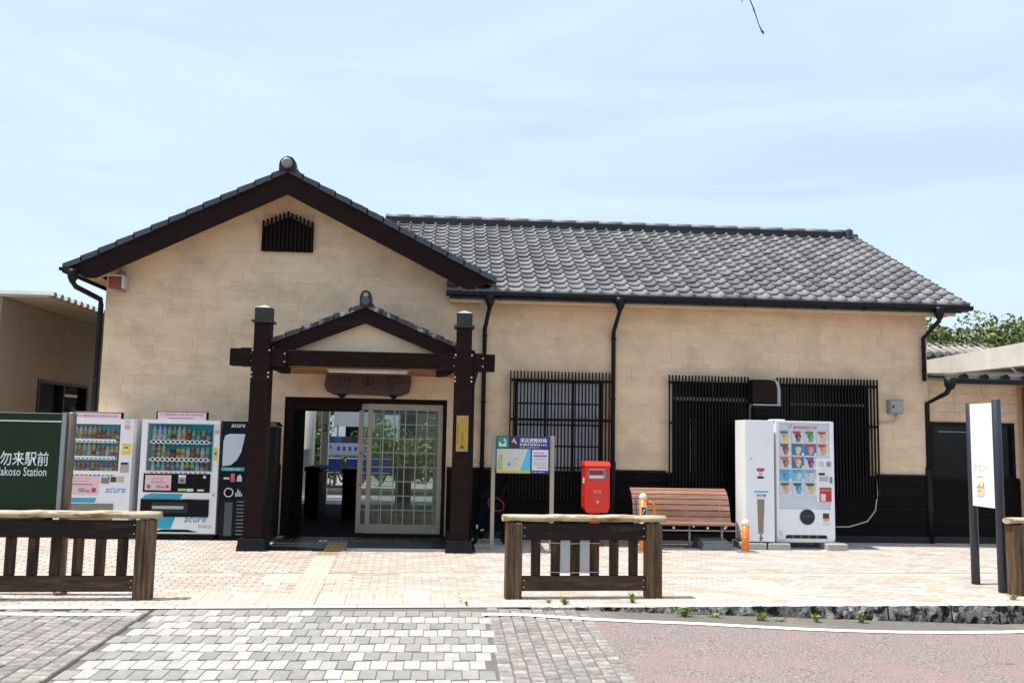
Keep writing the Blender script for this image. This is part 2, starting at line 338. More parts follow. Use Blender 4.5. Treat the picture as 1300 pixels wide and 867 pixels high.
# tactile guide tiles
def tactile(col, bars=True):
    q = MB(); q.box(-.148, .148, -.148, .148, -.02, 0, col, .5)
    for i in range(4): x = -.111+.074*i; q.hexa([(x-.018,-.138,0),(x+.018,-.138,0),(x+.018,.138,0),(x-.018,.138,0),(x-.011,-.13,.005),(x+.011,-.13,.005),(x+.011,.13,.005),(x-.011,.13,.005)], col, .5)
    return q.mesh('tactile_tile', BRICK)
TT, TY = tactile((.56,.47,.38)), tactile((.32,.225,.10))
def tt(u, v, yellow=False, rz=0): x, y = PV(u, v); piece('tactile_tile', TY if yellow else TT, (x, y, zg(y)+.002), plaza, (math.atan(SLOPE), 0, PA+rz))
for k in range(12):
    v = .30+.302*k
    tt(-1.5, v, v > 3.55)
for du in (-.45, .45):
    for j in range(2): tt(-1.5+du*.67, 1.51+.3*j); 
    if du < 0: 
        for j in range(2): tt(-1.95, 1.51+.3*j)
for k in range(10):
    u = -2.7+.302*k
    if abs(u+1.5) > .2:
        for j in range(2): tt(u, .31+.3*j)
# porch floor: dark stone slabs
pf = MB(); pf.box(-2.62, .42, 13.38, 14.95, -.14, -.028); porch_floor = struct('porch_floor', pf, SLATE)
for i in range(10):
    for j in range(5):
        x0, y0 = -2.6+.3*i, 13.4+.31*j
        if abs(x0+.15+1.66) < .3 and y0 < 14.3: continue
        q = MB(); q.bbox(x0+.003, x0+.297, y0+.003, y0+.307, -.05, -.022+R.uniform(-.001, .001), .004); part('stone_slab', q, SLATE, porch_floor)
for j in range(4): piece('tactile_tile', TY, (-1.62-.02*j, 13.5+.302*j, -.026), plaza, (0, 0, PA))
for k in range(-3, 4):
    if k: piece('tactile_tile', tactile((.12,.10,.06)), (-1.62+.302*k, 14.42, -.022), plaza, (0, 0, 0))
q = MB(); q.box(-1.45, .3, 13.37, 13.40, -.06, -.012); part('floor_edge_strip', q, STEEL, porch_floor)

# kerb: rough split stones, face growing to the right as the road sinks
kc = MB()
for i in range(-24, 32): kc.hexa([(*PV(i*.4, .03), zg(9.5)-.5), (*PV(i*.4+.4, .03), zg(9.5)-.5), (*PV(i*.4+.4, .16), zg(9.5)-.5), (*PV(i*.4, .16), zg(9.5)-.5), pv3(i*.4, .03, -.02), pv3(i*.4+.4, .03, -.02), pv3(i*.4+.4, .16, -.02), pv3(i*.4, .16, -.02)], tone=.5)
kerb = struct('kerb', kc, KERBM)
u = -9.0
while u < 12.5:
    ln = R.uniform(.55, .75) if u > .4 else .9; q = MB(); NS = 10
    top0 = [pv3(u+.004+(ln-.008)*i/NS, .15, .001) for i in range(NS+1)]; ed = [pv3(u+.004+(ln-.008)*i/NS, R.uniform(-.012, .012) if u > .4 else 0, .001-(R.uniform(0, .008) if u > .4 else 0)) for i in range(NS+1)]
    rows = [ed]
    for r_ in range(1, 5):
        rows.append([(a[0], a[1]-.012+R.uniform(-.018, .016), a[2]-.075*r_+R.uniform(-.01, .01)) for a in ed])
    n = len(q.v); q.v += top0+ed
    for i in range(NS): q.face((n+NS+1+i, n+NS+2+i, n+i+1, n+i), tone=.5)
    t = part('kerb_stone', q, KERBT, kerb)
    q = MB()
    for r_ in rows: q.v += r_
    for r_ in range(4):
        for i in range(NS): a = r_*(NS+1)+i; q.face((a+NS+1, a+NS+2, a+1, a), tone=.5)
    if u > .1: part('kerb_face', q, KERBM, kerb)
    u += ln

# road: base sheet, then pavers, setts and asphalt
def sheet(x0, x1, y0f, y1f, dz, nx, ny, zf=zroad):
    q = MB()
    for i in range(nx):
        for j in range(ny):
            c = []
            for a, b in ((i, j), (i+1, j), (i+1, j+1), (i, j+1)):
                x = x0+(x1-x0)*a/nx; ya, yb = y0f(x), y1f(x); y = ya+(yb-ya)*b/ny; c.append((x, y, zf(x, y)+dz))
            q.poly(c, tone=.5)
    return q
YK = lambda x: YKERB+x*math.tan(PA)+.02
road = struct('road', sheet(-40, 40, lambda x: -10, YK, -.013, 160, 12), ASPHG)
LIGHTP, GREYP = [(.44,.42,.38), (.475,.455,.415), (.425,.41,.38)], [(.295,.282,.255), (.325,.31,.285), (.28,.274,.258)]
drive = struct('driveway', sheet(-2.86, .42, lambda x: 5.4, lambda x: YK(x)-.01, -.009, 8, 8), mat('driveway_joint', (.16,.14,.12), .95))
items = []
for r in range(-1, 16):
    y = 5.52+.266*r; off = (0, .065)[r % 2]+R.uniform(-.01, .01)
    for k in range(25):
        x = -2.80+.1305*k+off; yy_ = y+(.012 if k % 2 else -.012)
        if x > .40 or yy_+.12 > YK(x): continue
        band = r % 2
        if R.random() < .13: band = 1-band
        items.append((x, yy_, R.randrange(3)+(0 if band else 3)))
lay('paver', drive, items, .126, .237, .0, lambda x, y: zg(y), LIGHTP+GREYP, BRICK, 300, .004)
SETT = [(.37,.34,.31), (.42,.385,.35), (.33,.305,.285), (.40,.37,.34)]
for nm, x0, x1 in (('left', -7.6, -2.90), ('right', .44, 1.44)):
    st = struct('sett_paving', sheet(x0-.05, x1+.03, lambda x: 5.4, lambda x: YK(x)-.01, -.0085, 12, 8), mat('sett_joint', (.05,.045,.04) if nm == 'left' else (.15,.14,.12), .95))
    items = []; pw = .152 if nm == 'left' else .118; nx = int((x1-x0)/pw)
    for k in range(nx+1):
        x = x0+pw*k+pw*.4
        for r in range(-1, 36):
            y = 5.5+.118*r+(.059 if k % 2 else 0)
            if y > YK(x)-.06 or x > x1: continue
            items.append((x+R.uniform(-.004, .004), y+R.uniform(-.006, .006), R.randrange(4)))
    lay('sett', st, items, pw-.010, .105, 0, zroad, SETT, SETTM, 300, .009)
# white edge line
wl = [gp(px, py, True) for px, py in ((612,780), (672,781), (741.5,785.7), (811,789), (880,791.5), (945,795), (1015,798.6), (1069,800.6), (1138,802.5), (1208,803), (1300,801.5), (1420,797), (1600,790))]
q = MB()
for i in range(len(wl)-1):
    a, b = wl[i], wl[i+1]
    for k in range(4):
        p, r_ = a.lerp(b, k/4), a.lerp(b, (k+1)/4)
        q.poly([(p.x, p.y-.055, zroad(p.x, p.y-.055)+.006), (r_.x, r_.y-.055, zroad(r_.x, r_.y-.055)+.006), (r_.x, r_.y+.055, zroad(r_.x, r_.y+.055)+.006), (p.x, p.y+.055, zroad(p.x, p.y+.055)+.006)])
struct('white_edge_line', q, WHITEL)
def yline(x):
    for a, b in zip(wl, wl[1:]):
        if a.x <= x <= b.x: return a.y+(b.y-a.y)*(x-a.x)/(b.x-a.x)
    return wl[-1].y if x > wl[-1].x else wl[0].y
struct('red_asphalt_road', sheet(1.455, 40, lambda x: -10, yline, -.002, 200, 24), ASPH)
struct('road_gutter', sheet(1.30, 40, yline, YK, -.0015, 200, 2), ASPHG)
q = sheet(-9, -2.93, lambda x: 9.06+.01*x*0, lambda x: 9.17, .004, 40, 1, lambda x, y: zg(y)); struct('white_edge_line', q, WHITEL)

# ------------------------------------------------------------------ the station building
YW, XL, XR, ZE, GX, GZ = 14.95, -5.66, 8.20, 3.87, -2.72, 5.60       # front wall plane, ends, eave height, gable axis and apex
YB = 14.42                                                          # front of the gable bargeboard
EY, EZ, RY = 14.45, 3.985, 18.62                                     # main eave edge and ridge line (roof pitch 1:2)
XE0, XE1 = -.11, 8.66
sta = thing('station_building', (1.3, YW, 0), 'tan block walled station building with dark tiled roof and front gable', 'station')
HOLES = [(-2.70, -.05, 0, 2.22), (1.07, 2.56, .74, 2.6), (3.74, 5.05, .85, 2.62), (5.10, 7.12, .85, 2.62)]
rects = [(XL, XR, 0, ZE)]
for h in HOLES: rects = minus(rects, h)
b = MB()
for r in rects: b.box(r[0], r[1], YW, YW+.2, r[2], r[3])
zl = GZ-.5*(GX-XL)
b.extr([(XL, ZE), (GX+2*(GZ-ZE), ZE), (GX, GZ), (XL, zl)], YW, YW+.2)
b.box(XL, XL+.2, YW+.2, 19.5, 0, 3.9); b.box(XR-.2, XR, YW+.2, 22.2, 0, 3.9)
wall = part('wall', b, PLASTERJ, sta)
b = MB(); n = len(b.v)                                              # right gable end of the main roof
b.v += [(XR-.2, EY+.5, 3.9), (XR, EY+.5, 3.9), (XR, RY, 5.95), (XR-.2, RY, 5.95), (XR, 22.2, 3.9), (XR-.2, 22.2, 3.9)]
for f in ((1,4,2), (0,3,5), (0,1,2,3), (3,2,4,5), (1,0,5,4)): b.face(f)
part('gable_end_wall', b, PLASTER, sta)
# wall blocks: irregular courses, cut at the openings and under the gable
blocks = []
z = 1.10; row = 0
VENT = (-3.19, -2.35, 4.62, 5.27)
while z < GZ:
    h = .158; x = XL-R.uniform(0, .4)
    while x < XR:
        wd = R.uniform(.3, .8); zz = [(z, z+h)]
        if R.random() < .2: zz = [(z, z+h*.5), (z+h*.5, z+h)]
        for z0, z1 in zz:
            a, c = max(x, XL), min(x+wd, XR)
            if c-a < .03: continue
            rs = [(a+R.uniform(.0004,.0034), c-.0006, z0+R.uniform(.0003,.0014), z1-.0003)]
            for hh in HOLES+[VENT]: rs = minus(rs, (hh[0]-.002, hh[1]+.002, hh[2], hh[3]+.002))
            for r in rs:
                if r[1]-r[0] < .02 or r[3]-r[2] < .012: continue
                p = [(r[0], r[2]), (r[1], r[2]), (r[1], r[3]), (r[0], r[3])]
                if r[0] > GX+2*(GZ-ZE)-.4: p = [(r[0], r[2]), (r[1], r[2]), (r[1], min(r[3], ZE)), (r[0], min(r[3], ZE))] if r[2] < ZE else []
                elif r[3] > ZE:
                    p = clip(p, .5, 1, GZ+.5*GX); p = clip(p, -.5, 1, GZ-.5*GX) if len(p) > 2 else p
                if len(p) > 2: blocks.append(p)
        x += wd
    z += h; row += 1
blocks.sort(key=lambda p: -(max(q[0] for q in p)-min(q[0] for q in p))*(max(q[1] for q in p)-min(q[1] for q in p)))
rest = MB()
for i, p in enumerate(blocks):
    y0 = YW-.0035-R.uniform(0, .0045)
    if i < 300: part('wall_block', MB().extr(p, y0, YW), PLASTER, sta)
    else: rest.extr(p, y0, YW)
part('wall_block_field', rest, PLASTER, sta, True)
# dark wainscot boards
wains = part('wainscot', MB().box(XL, -2.72, YW-.004, YW+.0, .03, 1.10).box(-.03, XR, YW-.004, YW, .03, 1.09), BLACKM, sta)
for r in range(6):
    z0 = .10+.166*r
    for a, c in ((XL-.02, -2.72), (-.03, 3.1), (3.1, 5.6), (5.6, XR+.02)):
        for rr in minus([(a+.002, c-.002, z0, z0+.16)], HOLES[1]):
            for r3 in minus([rr], HOLES[2]):
                for r2 in minus([r3], HOLES[3]):
                    if r2[3]-r2[2] > .03: b = MB(); b.hexa([(r2[0], YW-.030, r2[2]), (r2[1], YW-.030, r2[2]), (r2[1], YW-.004, r2[2]), (r2[0], YW-.004, r2[2]), (r2[0], YW-.016, r2[3]), (r2[1], YW-.016, r2[3]), (r2[1], YW-.004, r2[3]), (r2[0], YW-.004, r2[3])]); part('plank', b, PLANK, wains)
part('wainscot_cap', MB().box(XL-.02, -2.72, YW-.045, YW-.008, 1.096, 1.125).box(-.03, .98, YW-.045, YW-.008, 1.096, 1.125).box(2.72, 3.62, YW-.045, YW-.008, 1.096, 1.125).box(7.25, XR+.02, YW-.045, YW-.008, 1.096, 1.125), BLACKM, sta)
part('plinth', MB().box(XL-.03, -2.72, YW-.05, YW-.005, -.08, .095).box(-.03, XR+.03, YW-.05, YW-.005, -.08, .095), mat('plinth_stone', (.022,.022,.022), .85, var=.4, scale=8, bump=.3), sta)

# gable roof: slopes, bargeboards, soffit, rake tiles
CA, SA = 1/math.sqrt(1.25), .5/math.sqrt(1.25)
def S_prof(W, n=11):
    out = []
    for i in range(n):
        x = W*i/(n-1); t = i/(n-1)
        z = -.009*min(1, 3.2*t, 3.2*(.72-t)) if t < .72 else .046*sin(pi*(t-.72)/.28)
        out.append((x, z))
    return out
TW, TL = .2574, .2735
def add_tile(b, fn, W=TW, Lt=TL, lip=.004, n=11):
    p = S_prof(W+.004, n); k = len(b.v); t = R.random()
    for x, z in p: b.v += [fn(x, 0, z-lip), fn(x, 0, z+.032), fn(x, Lt+.03, z+.004)]
    for i in range(n-1):
        a, c = k+3*i, k+3*i+3
        b.face((a, c, c+1, a+1), tone=t); b.face((a+1, c+1, c+2, a+2), sm=True, tone=t)
gz_ap = 5.86
deck = MB()                                                          # boards under the tiles
for sg in (-1, 1):
    xe = GX+sg*3.34; ze = gz_ap-.5*3.34
    yb = 22.5 if sg < 0 else 17.4
    n = len(deck.v); deck.v += [(GX, YB+.03, gz_ap), (xe, YB+.03, ze), (xe, yb, ze), (GX, 18.4, gz_ap), (GX, YB+.03, gz_ap-.12), (xe, YB+.03, ze-.12), (xe, yb, ze-.12), (GX, 18.4, gz_ap-.12)]
    for f in ((0,1,2,3), (7,6,5,4), (0,4,5,1), (1,5,6,2), (2,6,7,3)): deck.face([n+q for q in f])
groof = part('gable_roof', deck, RIDGE, sta)
b = MB()
for sg in (-1, 1):
    for r in range(13):
        for k in range(14):
            def fn(x, s, n, sg=sg, r=r, k=k):
                d = 3.40/CA-(r*TL+.02)-s
                return (GX+sg*(d*CA+n*SA), YB+.12+k*TW+(x if sg < 0 else TW-x), gz_ap-d*SA+n*CA+.02)
            if sg > 0:
                q = fn(0, 0, 0)
                if EZ+.5*(q[1]-EY) > q[2]+.1: continue
            st_ = len(b.f); add_tile(b, fn)
            if sg > 0: b.f[st_:] = [tuple(reversed(f)) for f in b.f[st_:]]
part('roof_tile_field', b, TILE, groof, True)
for sg in (-1, 1):
    for r in range(13):
        d0, d1 = 3.42-r*.2635, 3.42-(r+1)*.2635-.02
        b = MB(); P = lambda d, n, y: (GX+sg*d, y, gz_ap-.5*d+n)
        y0, y1 = YB-.05, YB+.17
        pts = [P(d0, -.035, y0), P(d1, -.045, y0), P(d1, -.045, y1), P(d0, -.035, y1), P(d0, .062, y0), P(d1, .038, y0), P(d1, .038, y1), P(d0, .062, y1)]
        if sg > 0: pts = [pts[i] for i in (1, 0, 3, 2, 5, 4, 7, 6)]
        b.hexa(pts); part('rake_tile', b, RAKE, groof)
def barge(name, cx, zt, half, th, y0, y1, cut, m, parent, sl=.5, cutx=.28, cutz=.14):
    zo = zt-sl*half
    for sg in (-1, 1):
        zi = zt-th; xb = (zi-(zo-cutz))/sl
        pts = [(cx, zt), (cx, zi), (cx+sg*xb, zo-cutz), (cx+sg*(half-cutx), zo-cutz), (cx+sg*half, zo)]
        if sg > 0: pts = [pts[0]]+pts[1:]
        pts = pts if sg > 0 else list(reversed(pts))
        part(name, MB().extr(pts, y0, y1), m, parent)
barge('bargeboard', GX, gz_ap+.02-.055, 3.36, .355, YB, YB+.05, 0, BROWN, sta)
b = MB()
for sg in (-1, 1):
    p = [(GX, GZ), (GX+sg*3.02, GZ-.5*3.02)]
    n = len(b.v); b.v += [(p[0][0], YB+.05, p[0][1]), (p[1][0], YB+.05, p[1][1]), (p[1][0], YW, p[1][1]), (p[0][0], YW, p[0][1])]
    b.face((n, n+1, n+2, n+3) if sg < 0 else (n+3, n+2, n+1, n))
xs = GX-3.02
n = len(b.v); b.v += [(xs, YB+.05, GZ-1.51), (xs-.28, YB+.05, GZ-1.51), (xs-.28, 20, GZ-1.51), (xs, 20, GZ-1.51)]; b.face((n, n+1, n+2, n+3))
part('gable_soffit', b, SOFFIT, sta)
# ridge end ornament of the gable and its ridge
b = MB(); arc = [(GX+.135*cos(a), 5.93+.145*sin(a)) for a in [pi*i/8 for i in range(9)]]
b.extr([(GX-.135, 5.84), (GX+.135, 5.84)]+arc, YB-.08, YB+.06); part('ridge_end_tile', b, RIDGE, groof)
b = MB(); b.tube([(GX, YB-.10, 5.945), (GX, YB-.17, 5.945), (GX, YB-.20, 5.945)], [.088, .084, .05], 14); part('ridge_end_disc', b, mat('pale_roof_clay', (.22,.23,.24), .4), groof)
b = MB(); b.tube([(GX, YB+.05, 5.95), (GX, 18.3, 5.95)], .10, 10); part('ridge', b, RIDGE, groof)

# main roof
md = MB(); n = len(md.v)
for y, z, yy, zz in ((EY+.06, EZ-.03, RY, EZ-.06+.5*(RY-EY)), ):
    md.hexa([(XE0+.05, y, z-.1), (XE1-.06, y, z-.1), (XE1-.06, yy, zz-.1), (XE0+.05, yy, zz-.1), (XE0+.05, y, z), (XE1-.06, y, z), (XE1-.06, yy, zz), (XE0+.05, yy, zz)])
    md.hexa([(-2.6, 15.9, z+.5*(15.9-y)-.1), (XE0+.05, 15.9, z+.5*(15.9-y)-.1), (XE0+.05, yy, zz-.1), (-2.6, yy, zz-.1), (-2.6, 15.9, z+.5*(15.9-y)), (XE0+.05, 15.9, z+.5*(15.9-y)), (XE0+.05, yy, zz), (-2.6, yy, zz)])
    md.hexa([(-5.9, yy, zz-.1), (XE1-.06, yy, zz-.1), (XE1-.06, 22.7, z-.1), (-5.9, 22.7, z-.1), (-5.9, yy, zz), (XE1-.06, yy, zz), (XE1-.06, 22.7, z), (-5.9, 22.7, z)])
mroof = part('main_roof', md, RIDGE, sta)
NR, NC = 17, 34
mt = []
for lip in (.055, -.016):
    q = MB(); add_tile(q, lambda x, s, n: (x, s*CA-n*SA, s*SA+n*CA), lip=lip); mt.append(q.mesh('roof_tile', TILE))
cnt = 0; rest = MB()
for r in range(NR):
    for k in range(-8, NC):
        if k < 0 and r < 5: continue
        x, y, z = XE0+k*TW, EY+r*TL*CA, EZ-.01+r*TL*SA
        if GX+3.4 > x+TW and gz_ap-.5*(x+TW-GX) > z+.12 and r > 1: continue          # under the gable roof
        if cnt < 300: piece('roof_tile', mt[0 if r == 0 else 1], (x, y+R.uniform(-.004, .004), z+R.uniform(-.003, .003)), mroof, (R.uniform(-.006, .006), R.uniform(-.006, .006), 0)); cnt += 1
        else:
            j = R.uniform(-.003, .003); add_tile(rest, lambda xx, s, n: (x+xx, y+s*CA-n*SA, z+s*SA+n*CA+j), lip=-.016)
part('roof_tile_field', rest, TILE, mroof, True)
for r in range(NR):                                                  # verge tiles down the right edge
    y, z = EY+r*TL*CA, EZ-.01+r*TL*SA; b = MB()
    f = lambda x, s, n: (x, y+s*CA-n*SA, z+s*SA+n*CA)
    x0, x1 = XE0+NC*TW-.03, XE0+NC*TW+.07
    b.hexa([f(x0, 0, -.12), f(x1, 0, -.12), f(x1, TL+.02, -.12), f(x0, TL+.02, -.12), f(x0, 0, .05), f(x1, 0, .05), f(x1, TL+.02, .022), f(x0, TL+.02, .022)]); part('verge_tile', b, TILE, mroof)
ZR = EZ+.5*(RY-EY)-.04
CAPT = mat('sunlit_ridge_cap', (.20,.195,.19), .55, var=.4, scale=5)  # paler than the ridge courses: sunlight on the round caps put into the colour
for k in range(20):                                                  # ridge courses
    x0 = -1.45+.5*k; x1 = min(x0+.496, 8.42)
    if x1 <= x0: break
    j = R.uniform(-.0015, .0015)
    b = MB(); b.box(x0, x1+.003, RY-.16, RY+.16, ZR-.05, ZR+.055+j); b.box(x0, x1+.003, RY-.115, RY+.115, ZR+.055+j, ZR+.125+j); rt = part('ridge_tile', b, RIDGE, mroof); part('ridge_cap', MB().tube([(x0, RY, ZR+.125+j), (x1, RY, ZR+.125+j)], .085, 12), CAPT, rt)
b = MB(); b.bbox(8.42, 8.56, RY-.2, RY+.2, ZR-.06, ZR+.2, .04); b.tube([(8.5, RY, ZR+.05), (8.72, RY, ZR+.05)], .07, 10); part('ridge_end_tile', b, RAKE, mroof)
part('fascia', MB().box(XE0+.06, 8.52, 14.56, 14.585, 3.81, 3.91), SOFFIT, sta)
part('eave_soffit', MB().box(XE0+.06, 8.52, 14.588, YW-.012, 3.835, 3.86), SOFFIT, sta)
gut = MB()
gut.tube([(XE0, 14.47, 3.930), (8.76, 14.47, 3.930)], .038, 8); gut.box(XE0, 8.76, 14.425, 14.435, 3.915, 3.972)
gutter = part('gutter', gut, GUTTER, sta)
for k in range(13): x = .1+.68*k; part('gutter_bracket', MB().box(x-.005, x+.005, 14.43, 14.56, 3.868, 3.886).box(x-.005, x+.005, 14.55, 14.56, 3.85, 3.92), GUTTER, gutter)
b = MB(); b.tube([(GX-3.36, YB-.08, 4.10), (GX-3.36, 20, 4.08)], .055, 8); b.box(GX-3.46, GX-3.24, YB-.07, YB+.0, 4.10, 4.15); gutl = part('gutter', b, GUTTER, sta)
# downpipes
def downpipe(pts, r=.036, head=None, straps=()):
    b = MB(); b.tube(pts, r, 8)
    if head: x, y, z = head; b.tube([(x, y, z+.04), (x, y, z-.02), (x, y, z-.09), (x, y, z-.17)], [.085, .085, .075, .04], 10)
    p = part('downpipe', b, GUTTER, sta)
    for x, y, z in straps: b = MB(); b.tube([(x, y, z-.015), (x, y, z+.015)], r+.009, 8); b.box(x-.01, x+.01, y, YW, z-.012, z+.012); part('pipe_strap', b, GUTTER, p)
    return p
D = YW-.07
downpipe([(.60, 14.47, 3.94), (.60, 14.48, 3.73), (.545, D, 3.42), (.545, D, -.03)], head=(.60, 14.47, 3.90), straps=[(.545, D, 3.3), (.545, D, 2.2), (.545, D, 1.2)])
xa, xb = at(787, 380, 14.48).x, at(779, 430, D).x
downpipe([(xa, 14.47, 3.94), (xa, 14.48, 3.73), (xb, D, 3.42), (xb, D, 1.2)], head=(xa, 14.47, 3.90), straps=[(xb, D, 3.3), (xb, D, 2.3)])
downpipe([(xb, D, 1.26), (xb, D, -.03)], r=.052)
xa, xb = at(1192, 395, 14.48).x, at(1172, 425, D).x
downpipe([(xa, 14.47, 3.94), (xa, 14.48, 3.71), (xb, D, 3.46), (xb, D, 2.72)], head=(xa, 14.47, 3.90), straps=[(xb, D, 3.3), (xb, D, 2.9)])
xl = XL-.09
downpipe([(-5.98, YB-.02, 4.1), (-5.98, YB-.02, 3.93), (-5.94, YB+.02, 3.86), (xl, YW+.02, 3.74), (xl, YW+.05, 3.66), (xl, YW+.05, -.03)], r=.042, head=(-5.98, YB-.02, 4.08), straps=[(xl, YW+.05, 3.5), (xl, YW+.05, 2.4)])

# gable vent with upright slats
v = part('gable_vent', MB().extr([(VENT[0], VENT[2]), (VENT[1], VENT[2]), (VENT[1], 5.02), ((VENT[0]+VENT[1])/2, 5.22), (VENT[0], 5.02)], YW-.02, YW+.01), BLACKM, sta)
part('vent_rail', MB().box(VENT[0], VENT[1], YW-.05, YW-.025, 5.0, 5.04).box(VENT[0], VENT[1], YW-.05, YW-.025, 4.64, 4.67), BROWNW, v)
for k in range(13):
    x = VENT[0]+.02+k*(VENT[1]-VENT[0]-.04)/12; zt = 5.29-.17*abs(x-(VENT[0]+VENT[1])/2)/.42
    part('slat', MB().box(x-.016, x+.016, YW-.09, YW-.05, 4.62, zt), BROWNW, v)
# window behind the first grille: pale sheet panes in a dark frame
def window(x0, x1, z0, z1, nx, nz, pane, frame, depth=.05):
    f = MB(); y = YW+depth
    f.box(x0-.0, x0+.05, y-.03, y+.03, z0, z1); f.box(x1-.05, x1, y-.03, y+.03, z0, z1); f.box(x0+.05, x1-.05, y-.03, y+.03, z0, z0+.05); f.box(x0+.05, x1-.05, y-.03, y+.03, z1-.05, z1)
    fr = part('window', f, frame, sta)
    for i in range(1, nx): x = x0+.05+(x1-x0-.1)*i/nx; part('mullion', MB().box(x-.02, x+.02, y-.028, y+.028, z0+.05, z1-.05), frame, fr)
    for j in range(1, nz):
        z = z0+.05+(z1-z0-.1)*j/nz; part('glazing_bar', MB().box(x0+.05, x1-.05, y-.018, y+.018, z-.013, z+.013), frame, fr)
    for i in range(nx):
        a, c = x0+.05+(x1-x0-.1)*i/nx, x0+.05+(x1-x0-.1)*(i+1)/nx
        part('pane', MB().box(a+.005, c-.005, y-.012, y-.002, z0+.04, z1-.04), pane, fr)
    part('window_back', MB().box(x0, x1, YW+.14, YW+.19, z0, z1), BLACKM, fr)
window(1.07, 2.56, .74, 2.6, 3, 5, SHOJI, BLACKM, .03)
window(3.74, 5.05, .85, 2.62, 2, 2, DGLASS, BLACKM); window(5.10, 7.12, .85, 2.62, 3, 2, DGLASS, BLACKM)
fr_ = ink('pale_frame', (.30,.30,.29)); 
part('window_rail', MB().box(3.78, 5.02, YW+.0, YW+.018, 2.30, 2.36).box(4.42, 4.44, YW+.0, YW+.018, 2.36, 2.6).box(5.78, 7.08, YW+.0, YW+.015, 2.26, 2.30).box(6.27, 6.30, YW, YW+.015, 2.0, 2.6).box(4.03, 4.05, YW, YW+.018, 1.1, 2.0).box(4.12, 4.14, YW, YW+.018, 1.1, 2.0), fr_, sta)
# slatted grilles
def grille(x0, x1, z0, z1, rails, gap=None):
    g = MB()
    for zr in rails:
        for r in minus([(x0, x1, zr-.02, zr+.02)], gap or (99, 100, 0, 1)):
            if not g.f: g.box(r[0], r[1], YW-.085, YW-.055, r[2], r[3]); gr = part('window_grille', g, BLACKM, sta)
            else: part('grille_rail', MB().box(r[0], r[1], YW-.085, YW-.055, r[2], r[3]), BLACKM, gr)
    for x in (x0+.01, x1-.01, (x0+x1)/2):
        for zr in rails[:1]+rails[-1:]: part('grille_stay', MB().box(x-.012, x+.012, YW-.055, YW+.0, zr-.012, zr+.012), BLACKM, gr)
    n = round((x1-x0)/.0565); sm = MB().box(-.0105, .0105, 0, .036, 0, 1).mesh('slat', BLACKM)
    for k in range(n+1):
        x = x0+(x1-x0)*k/n; zt = z1
        if gap and gap[0]-.01 < x < gap[1]+.01: zt = gap[2]-.02
        piece('slat', sm, (x, YW-.125, z0), gr, None, (1, 1, zt-z0))
grille(.99, 2.70, .62, 2.73, [2.58, 1.93, 1.0])
grille(3.66, 7.25, .72, 2.72, [2.60, 1.92, 1.0], (5.03, 5.47, 2.22, 2.9))
# wall mounted hood, meter box, warning lamp
hd = thing('vent_hood', (5.24, YW, 2.45), 'dark brown rounded vent hood set between the slatted grilles', 'vent hood')
pr = [(5.02, 2.28), (5.44, 2.28), (5.44, 2.5), (5.43, 2.58), (5.39, 2.64), (5.33, 2.665), (5.02, 2.665)]
part('hood', MB().extr(pr, YW-.30, YW-.02), mat('hood_brown', (.016,.008,.007), .5, spec=.1), hd)
part('side_panel', MB().extr([(5.443, 2.26), (5.50, 2.26), (5.50, 2.5), (5.485, 2.6), (5.44, 2.66), (5.41, 2.645), (5.443, 2.55)], YW-.28, YW-.02), STEEL, hd)
part('drip_tray', MB().box(5.02, 5.5, YW-.31, YW-.02, 2.235, 2.257), STEEL, hd)
mb_ = thing('meter_box', (7.6, YW, 2.15), 'small grey metal meter box high on the tan wall', 'meter box')
part('box_body', MB().bbox(7.46, 7.70, YW-.13, YW-.008, 2.155, 2.395, .008), mat('grey_box_paint', (.27,.275,.26), .5, var=.1), mb_)
part('door', MB().bbox(7.475, 7.685, YW-.145, YW-.13, 2.17, 2.38, .006), mat('grey_door_paint', (.30,.305,.29), .5, var=.1), mb_); part('latch', MB().box(7.50, 7.525, YW-.155, YW-.145, 2.25, 2.29), BLACKM, mb_)
part('conduit', MB().tube([(7.60, YW-.05, 2.16), (7.60, YW-.05, 2.06), (7.57, YW-.05, 2.02), (7.32, YW-.05, 2.00), (7.27, YW-.05, 2.0)], .012, 6), STEEL, mb_)
wl_ = thing('warning_lamp', (-5.5, YW, 3.8), 'red brown louvred lamp with white edge under the left eave corner', 'lamp')
pa, pb = at(137, 365, YW-.25), at(155, 351, YW-.25)
part('lamp_body', MB().bbox(pa.x, pb.x, YW-.25, YW-.08, pa.z, pb.z, .01), mat('lamp_red_brown', (.27,.055,.02), .5, var=.3, scale=20, stretch=(1,1,6)), wl_)
part('lamp_rim', MB().box(pa.x-.01, pb.x+.02, YW-.26, YW-.08, pb.z+.001, pb.z+.022).box(pb.x+.002, pb.x+.03, YW-.255, YW-.08, pa.z, pb.z), mat('lamp_white', (.6,.6,.58), .5), wl_)
part('mount', MB().box(pb.x-.14, pb.x-.02, YW-.08, YW-.006, pa.z-.04, pb.z+.1).tube([(pb.x-.09, YW-.1, pb.z+.02), (pb.x-.09, YW-.06, pb.z+.12)], .02, 6), STEEL, wl_)

